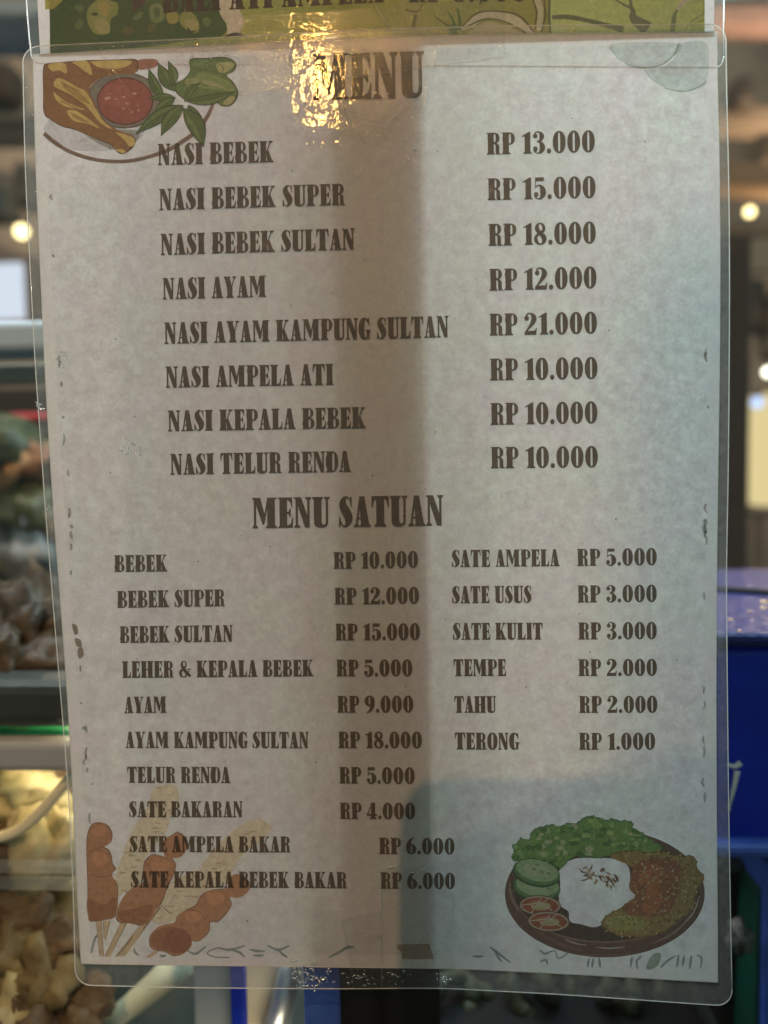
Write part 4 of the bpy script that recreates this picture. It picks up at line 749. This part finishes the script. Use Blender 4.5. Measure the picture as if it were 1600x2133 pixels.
a.add([(640+x/4.444, 1700+y/4.444) for x, y in ((832, 1186), (1130, 1184), (1176, 1324), (880, 1326), (870, 1260), (832, 1225))], (.42, .32, .25), .35, grid=None)  # brown patch painted for something behind showing through the sheet
rs = random.Random(11)
for k in range(46):                                # smudges where the print runs out at both sides
    v = rs.uniform(.05, .95)
    if k % 2: v = rs.choice((rs.uniform(.33, .4), rs.uniform(.64, .82), rs.uniform(.5, .53), rs.uniform(.7, .8)))
    lft = rs.random() < .62; p = paperC(mu*1.35+rs.uniform(-.002, .004), v) if lft else paperC(1-mu*1.15+rs.uniform(-.002, .002), v)
    l = rs.uniform(5, 26); c = rs.choice(((.36, .36, .33), (.36, .42, .38), (.38, .30, .27), (.28, .28, .25)))
    a.add(stroke([(p[0], p[1], rs.uniform(2, 5)), (p[0]+rs.uniform(-3, 3), p[1]+l/2, rs.uniform(4, 8)), (p[0]+rs.uniform(-2, 3), p[1]+l, 2)], n=3), c, rs.uniform(.08, .26), grid=None)
for pl in ([(150, 1300), (160, 1304), (163, 1318), (155, 1322)], [(156, 1330), (168, 1333), (170, 1348), (160, 1346)], [(162, 1352), (172, 1350), (174, 1366), (164, 1372)]): a.add(catmull(pl, True, 3), (.26, .20, .13), .4, grid=None)
for _ in range(70):                               # specks of dirt
    p = paperC(rs.uniform(.03, .97), rs.uniform(.03, .97)); r0 = rs.uniform(.8, 1.9); a.add(ell(p[0], p[1], r0, r0*rs.uniform(.6, 1.3), n=7), (.16, .15, .13), .6, grid=None)
a.build('printed_border', paper, 'dull green broken strokes and smudges along the edge of the print, and a painted show-through patch')

LINES = [('MENU', 652, 209, 884, 203, 97, 'h'), ('NASI BEBEK', 329, 344.5, 570, 338, 45), ('NASI BEBEK SUPER', 332, 438.4, 719, 427, 45), ('NASI BEBEK SULTAN', 335, 532, 739, 519.7, 45), ('NASI AYAM', 339, 624, 554.7, 618.8, 45), ('NASI AYAM KAMPUNG SULTAN', 342.5, 716.7, 935, 702.7, 45), ('NASI AMPELA ATI', 345.4, 808, 694.8, 802, 44.5), ('NASI KEPALA BEBEK', 350, 899, 762, 891.6, 44), ('NASI TELUR RENDA', 355, 989.4, 731, 983, 44),
         ('RP 13.000', 1014, 322.5, 1239.5, 317, 46), ('RP 15.000', 1015.7, 417.5, 1241, 412.5, 46), ('RP 18.000', 1017.8, 512.4, 1241.5, 507.3, 46), ('RP 12.000', 1019.5, 606, 1243, 600.8, 46), ('RP 21.000', 1020, 699.5, 1244, 695, 46), ('RP 10.000', 1021, 793, 1245, 789.5, 46), ('RP 10.000', 1022, 885.5, 1245, 882, 46), ('RP 10.000', 1022.5, 976, 1246, 974, 45),
         ('MENU SATUAN', 526, 1101, 924, 1095, 64, 'h'),
         ('BEBEK', 238, 1192, 348.5, 1190.5, 35.5), ('BEBEK SUPER', 244, 1266.6, 468.8, 1263, 35.5), ('BEBEK SULTAN', 249.4, 1339.7, 485, 1336.8, 35), ('LEHER & KEPALA BEBEK', 254.6, 1412.5, 653, 1409, 35), ('AYAM', 259, 1486, 347, 1485, 34.5), ('AYAM KAMPUNG SULTAN', 261.5, 1558.5, 643, 1559, 34.5), ('TELUR RENDA', 265, 1631, 480, 1631.5, 34), ('SATE BAKARAN', 268.7, 1702.6, 505.7, 1702.6, 33.5), ('SATE AMPELA BAKAR', 270, 1775, 605.5, 1776, 33.5), ('SATE KEPALA BEBEK BAKAR', 272.5, 1848.6, 723, 1850.5, 34),
         ('RP 10.000', 695, 1185, 871, 1182.5, 35), ('RP 12.000', 697, 1259.4, 873, 1257.5, 35), ('RP 15.000', 699, 1334, 875, 1333, 35), ('RP 5.000', 701, 1409, 859, 1408.5, 35), ('RP 9.000', 703, 1484.5, 861, 1484, 35), ('RP 18.000', 705, 1558.5, 879, 1558.5, 34.5), ('RP 5.000', 707, 1632, 864, 1633, 34.5), ('RP 4.000', 708, 1706, 865, 1706.5, 34), ('RP 6.000', 790, 1779, 947, 1780, 34), ('RP 6.000', 792.6, 1851, 948, 1852.5, 34),
         ('SATE AMPELA', 940.8, 1181.7, 1166, 1179.8, 36), ('SATE USUS', 941.7, 1257, 1107.5, 1256, 36), ('SATE KULIT', 943.4, 1333, 1131, 1332.5, 35.5), ('TEMPE', 945, 1408.6, 1054.5, 1408.4, 35.5), ('TAHU', 946.6, 1485, 1033.4, 1485, 35), ('TERONG', 947.6, 1561.3, 1082, 1562, 35.5),
         ('RP 5.000', 1202.4, 1179.5, 1368.5, 1177.5, 36), ('RP 3.000', 1203.4, 1255.5, 1368.5, 1254, 36), ('RP 3.000', 1205, 1332.5, 1368.5, 1331.5, 36), ('RP 2.000', 1205, 1408.6, 1368.8, 1408, 35.5), ('RP 2.000', 1206.6, 1485.3, 1369.8, 1485, 35.5), ('RP 1.000', 1206.6, 1562, 1365.2, 1562, 35.5)]
for ln in LINES:
    a = Art(base=2.6e-4)
    text(a, *ln[:6], a=.76); a.build('heading' if len(ln) > 6 else 'lettering', paper)

# film, edges and tape over the sheet
FOFF = 5.5e-4
bu_, bv_ = .0225, .0095
us = [0, .008, .016, bu_]+list(np.linspace(bu_, 1-.0145, 44))[1:]+[1-.007, 1]; vs = [0, .006, .0095]+list(np.linspace(.0095, 1-.0235, 60))[1:]+[1-.015, 1-.007, 1]
def in_border(u, v):
    p = filmC(u, v); return 1 if not (p[0] > 0 and inside(PBOUND, p[0], p[1])) else 0
PBOUND = [tuple(paperC(u, 0)) for u in np.linspace(0, 1, 20)]+[tuple(paperC(1, v)) for v in np.linspace(0, 1, 20)]+[tuple(paperC(u, 1)) for u in np.linspace(1, 0, 20)]+[tuple(paperC(0, v)) for v in np.linspace(1, 0, 20)]
film = grid_sheet('film', filmC, us, vs, FOFF, [FILM], lambda u, v: 0, menu, rc=(.024, .017))
# the sealed border beyond the paper is hazier: a ring between the film's outline and the paper's
ring = border_line(filmC, (.024, .017), 40); V, Fc = [], []
inner = []
for p in ring:
    best = None
    cx, cy = 820, 1066
    for t in np.linspace(0, .12, 61):
        q = (p[0]+(cx-p[0])*t, p[1]+(cy-p[1])*t*1.0)
        if inside(PBOUND, *q): best = q; break
    inner.append(best or (p[0], p[1]))
k = len(ring)
for p, q in zip(ring, inner): V += [on_sheet(p[0], p[1], FOFF-2e-4), on_sheet(q[0], q[1], FOFF-2e-4)]
for i in range(k): j = (i+1) % k; Fc.append([2*i, 2*i+1, 2*j+1, 2*j])
mesh('sealed_border', V, Fc, BORDER, film)
bl = [on_sheet(p[0], p[1], FOFF) for p in ring]; bl.append(bl[0]); tube('film_edge', bl, .00015, EDGE, film, 6)
bl = [on_sheet(p[0], p[1], 1e-4) for p in PBOUND]; bl.append(bl[0]); tube('paper_edge', bl, .00012, EDGE, film, 6)

def serr(p0, p1, n, amp):
    out = []; dx, dy = p1[0]-p0[0], p1[1]-p0[1]; l = math.hypot(dx, dy); nx, ny = -dy/l, dx/l
    for i in range(n*2+1):
        f = i/(n*2); s = amp if i % 2 else 0; out.append((p0[0]+dx*f+nx*s, p0[1]+dy*f+ny*s))
    return out
def tape_strip(outline, off, label, grid=24, mat=None):
    vo, fo = triang([(1, outline)], grid); r0 = random.Random(len(outline))
    c = on_sheet(sum(p[0] for p in outline)/len(outline), sum(p[1] for p in outline)/len(outline), off); root = empty('clear_tape', c, label, 'tape')
    V = [on_sheet(v.x, v.y, off+2.2e-4*noise.noise(Vector((v.x*.02, v.y*.02, off*1e4)))) for v in vo]
    mesh('strip', V, fo, mat or TAPE, root, True)
    bl = [on_sheet(p[0], p[1], off+1e-4) for p in outline]; bl.append(bl[0]); tube('cut_edge', bl, .00007, GLINT, root, 5); return root
def creases(root, lst, off):
    V, Fc = [], []
    for pts, r in lst:
        q = catmull(pts, False, 6); n = len(q); tube_vf([on_sheet(x+1.2*math.sin(i*2.1), y+1.2*math.sin(i*1.3+1), off) for i, (x, y) in enumerate(q)], r, 6, [.25+.75*math.sin(math.pi*min(1, max(0, (i+.5)/n)))*(0.65+.35*math.sin(i*2.7)) for i in range(n)], V, Fc)
    mesh('crease', V, Fc, GLINT, root, True)
tA = tape_strip([(497, 38), (760, 18), (1050, -4)]+serr((1050, -4), (1053, 119), 14, 3)+[(900, 138), (700, 166), (560, 189), (500, 200)], FOFF+3e-4, 'wide strip of clear tape running level over the join of both sheets')
tB = tape_strip([(600, 137), (604, 110), (616, 82), (760, 66), (905, 60)]+[(908, 130), (880, 235)]+serr((880, 235), (775, 300), 11, 4)+serr((775, 300), (697, 246), 9, 4)+[(690, 200), (676, 150), (655, 138)], FOFF+7e-4, 'crumpled piece of clear tape over the MENU heading')
creases(tB, [([(725, 217), (745, 236), (775, 255), (800, 268)], 3.2e-4), ([(724, 224), (752, 248), (790, 266), (806, 266)], 2.2e-4), ([(798, 266), (815, 245), (840, 222), (852, 200)], 3.4e-4), ([(778, 246), (800, 232), (815, 220)], 2.5e-4), ([(852, 205), (868, 190), (876, 170), (873, 183)], 2.2e-4), ([(695, 138), (708, 165), (712, 195), (716, 222), (728, 262)], 3.6e-4), ([(692, 165), (700, 140), (690, 128)], 2.5e-4), ([(604, 136), (650, 136), (700, 134)], 1.2e-4), ([(618, 90), (660, 95), (690, 100), (740, 104), (760, 104)], 1.6e-4), ([(603, 130), (606, 112), (614, 88)], 5e-4), ([(610, 134), (614, 118), (620, 100)], 4.5e-4), ([(678, 288), (694, 274), (712, 264)], 2.0e-4), ([(697, 246), (712, 262), (735, 276), (748, 290), (756, 302), (772, 305)], 2.0e-4), ([(735, 116), (748, 112), (758, 104), (764, 112)], 2.0e-4)], FOFF+8.5e-4)
creases(tA, [([(560, 189), (640, 176), (720, 163), (800, 152), (870, 143), (920, 136)], 1.3e-4), ([(920, 137), (1000, 127), (1053, 119)], 1.3e-4), ([(500, 37), (560, 28), (600, 20)], 1.5e-4), ([(195, 98), (215, 118), (240, 150), (265, 185), (278, 198)], 1.6e-4), ([(772, -5), (790, 25), (808, 55), (818, 74)], 4.5e-4), ([(778, -5), (798, 28), (814, 60)], 2.5e-4), ([(480, 92), (490, 82), (506, 78)], 3e-4), ([(400, 97), (402, 84), (410, 78)], 3e-4)], FOFF+4.5e-4)
tC = tape_strip(serr((711, 1914), (790, 1897), 8, 3)+[(795, 1980), (797, 2059), (738, 2059)], FOFF+3e-4, 'short slanted piece of clear tape at the sheet bottom', mat=TAPE2)
tD = tape_strip([(794, 1812), (870, 1806)]+serr((870, 1806), (945, 1862), 8, 3)+[(946, 2060), (794, 2060)], FOFF+6e-4, 'long upright piece of clear tape at the sheet bottom centre', mat=TAPE2)
creases(tC, [([(711, 1916), (720, 1945), (727, 1975), (735, 2012)], 1.6e-4), ([(745, 1957), (765, 1948), (790, 1950)], 1.8e-4), ([(776, 1945), (788, 1948), (795, 1951)], 3.2e-4)], FOFF+4.5e-4)
creases(tD, [([(795, 1830), (795, 1920), (798, 2010)], 1.4e-4), ([(870, 1935), (878, 1975), (890, 2012)], 1.4e-4), ([(829, 1943), (850, 1938), (868, 1940), (888, 1938), (889, 2010)], 1.2e-4), ([(936, 1864), (942, 1862), (946, 1870)], 2.4e-4)], FOFF+7.5e-4)
# scuffs in the laminate, and bubbles added to break the lamp glare into sparkles
V, Fc = [], []
def fleck(cx, cy, n, sx, sy, r0, r1, seed):
    q = random.Random(seed)
    for _ in range(n):
        x, y = q.gauss(cx, sx), q.gauss(cy, sy); l = q.uniform(2, 9); t = q.uniform(0, 3.14)
        tube_vf([on_sheet(x+l*math.cos(t)*s, y+l*math.sin(t)*s*.7+2*s*s, FOFF+5e-5) for s in (-.5, 0, .5)], q.uniform(r0, r1), 6, [.5, 1, .4], V, Fc)
fleck(272, 934, 18, 16, 9, 1.2e-4, 3.2e-4, 1); fleck(128, 748, 12, 5, 9, 1e-4, 2.2e-4, 2); fleck(625, 2030, 60, 14, 14, 1e-4, 2.6e-4, 3); fleck(665, 2035, 30, 14, 14, 1e-4, 2.6e-4, 4)
fleck(745, 2038, 22, 26, 9, 8e-5, 1.6e-4, 5); fleck(830, 2036, 16, 22, 8, 8e-5, 1.6e-4, 6); fleck(926, 2035, 20, 8, 10, 8e-5, 2.2e-4, 7); fleck(82, 845, 14, 4, 7, 8e-5, 2e-4, 8); fleck(100, 1055, 8, 3, 4, 8e-5, 2e-4, 9)
fleck(860, 1808, 14, 50, 4, 8e-5, 2e-4, 10); fleck(690, 390, 26, 60, 60, 5e-5, 1.2e-4, 12); fleck(690, 500, 30, 50, 30, 5e-5, 1.2e-4, 13); fleck(700, 480, 30, 90, 90, 4e-5, 1e-4, 14); fleck(860, 310, 26, 25, 25, 5e-5, 1.4e-4, 15); fleck(600, 110, 40, 70, 14, 8e-5, 2.2e-4, 16); fleck(440, 120, 26, 40, 12, 8e-5, 2.2e-4, 17)
mesh('scuff', V, Fc, SCUFF, film, True)['label'] = 'whitish scuffs and bubbles in the laminate'
def bubbles(name, pts, parent, off):
    bm = bmesh.new()
    for x, y, r0, asp, rot in pts:
        c = on_sheet(x, y, off); Mx = Matrix.Translation(c) @ Matrix.Rotation(rot, 4, 'Y') @ Matrix.Diagonal((r0*asp, r0*.22, r0, 1))
        bmesh.ops.create_icosphere(bm, subdivisions=2, radius=1, matrix=Mx)
    return bm_obj(name, bm, GLINT2, parent, True)
rb = random.Random(21); bl = [(rb.gauss(668, 22)-(y-160)*.12, y, rb.uniform(2e-4, 6e-4), rb.uniform(.6, 1.8), rb.uniform(0, 3.1)) for y in [rb.gauss(165, 55) for _ in range(55)]]
bl += [(x, 108-(x-69)*.045+rb.gauss(-9, 5), rb.uniform(2e-4, 5e-4), rb.uniform(.5, 2.2), rb.uniform(0, 3.1)) for x in [rb.uniform(240, 800) for _ in range(70)]]
bl += [(rb.gauss(440, 40), rb.gauss(110, 14), rb.uniform(2e-4, 5e-4), rb.uniform(.5, 1.8), rb.uniform(0, 3.1)) for _ in range(14)]
bl += [(rb.gauss(560, 60), rb.gauss(270, 40), rb.uniform(1.5e-4, 4e-4), rb.uniform(.5, 2.5), rb.uniform(0, 3.1)) for _ in range(4)]
bubbles('bubbles', bl, film, FOFF+1e-5)['kind'] = 'stuff'

sl = empty('glare_lamp', LANT, 'added unseen lamp facing the menu to make the golden glare', 'lantern')
bx0 = box_bm((-.03, -.05, -.06), (.03, -.012, .06), .004)
for v in bx0.verts: v.co += LANT
bm_obj('housing', bx0, black, sl); tube('pole', [LANT+Vector((0, -.03, -.055)), Vector((LANT.x, LANT.y-.03, -1.2))], .006, black, sl)
# ------------------------------------------------------------------ in front of the stall: the bulb, and a board and post added to shade the sheet
lb = empty('hanging_bulb', LAMP, 'small warm bulb hanging over the street side of the stall', 'lamp')
bm = bmesh.new(); bmesh.ops.create_cone(bm, cap_ends=True, segments=16, radius1=.012, radius2=.008, depth=.03)
for v in bm.verts: v.co += LAMP+Vector((0, 0, .026))
bm_obj('cap', bm, black, lb); tube('cord', [LAMP+Vector((0, 0, .04)), LAMP+Vector((0, 0, .6))], .002, black, lb)
def toward(px, py, s): p = on_sheet(px, py); return p+(LAMP-p)*s
sb = empty('shade_board', toward(1150, 2600, .4), 'added unseen cardboard that casts the rounded shadow on the sheet', 'placard')  # added board, stands in for the phone that shades the sheet
ol = [(832, 2500), (832, 1760), (838, 1700), (852, 1655), (880, 1630), (920, 1622), (1200, 1618), (1460, 1622), (1520, 1650), (1540, 1720), (1550, 1950), (1560, 2500)]
Pf = [toward(x, y, .40) for x, y in ol]; off = Vector((0, -.006, 0)); n = len(Pf); V = Pf+[p+off for p in Pf]
mesh('board', V, [list(range(n)), list(range(n, 2*n))[::-1]]+[[i, (i+1) % n, n+(i+1) % n, n+i] for i in range(n)], pmat('cardboard', (.3, .22, .14), .9), sb)
pm = (Pf[0]+Pf[-1])/2+Vector((0, -.003, .02)); tube('pole', [pm, Vector((pm.x, pm.y, -1.2))], .006, black, sb)
p0, p1 = toward(1300, 380, .88), toward(1300, 2700, .88)
pst = bm_obj('shade_post', box_bm((toward(1265, 1000, .88).x, p0.y-.03, p1.z), (toward(2300, 1000, .88).x, p0.y, p0.z), .003), darkwood); tag(pst, 'added unseen dark post that shades the right side of the sheet', 'post')  # added near the bulb to keep warm light off the sheet's right
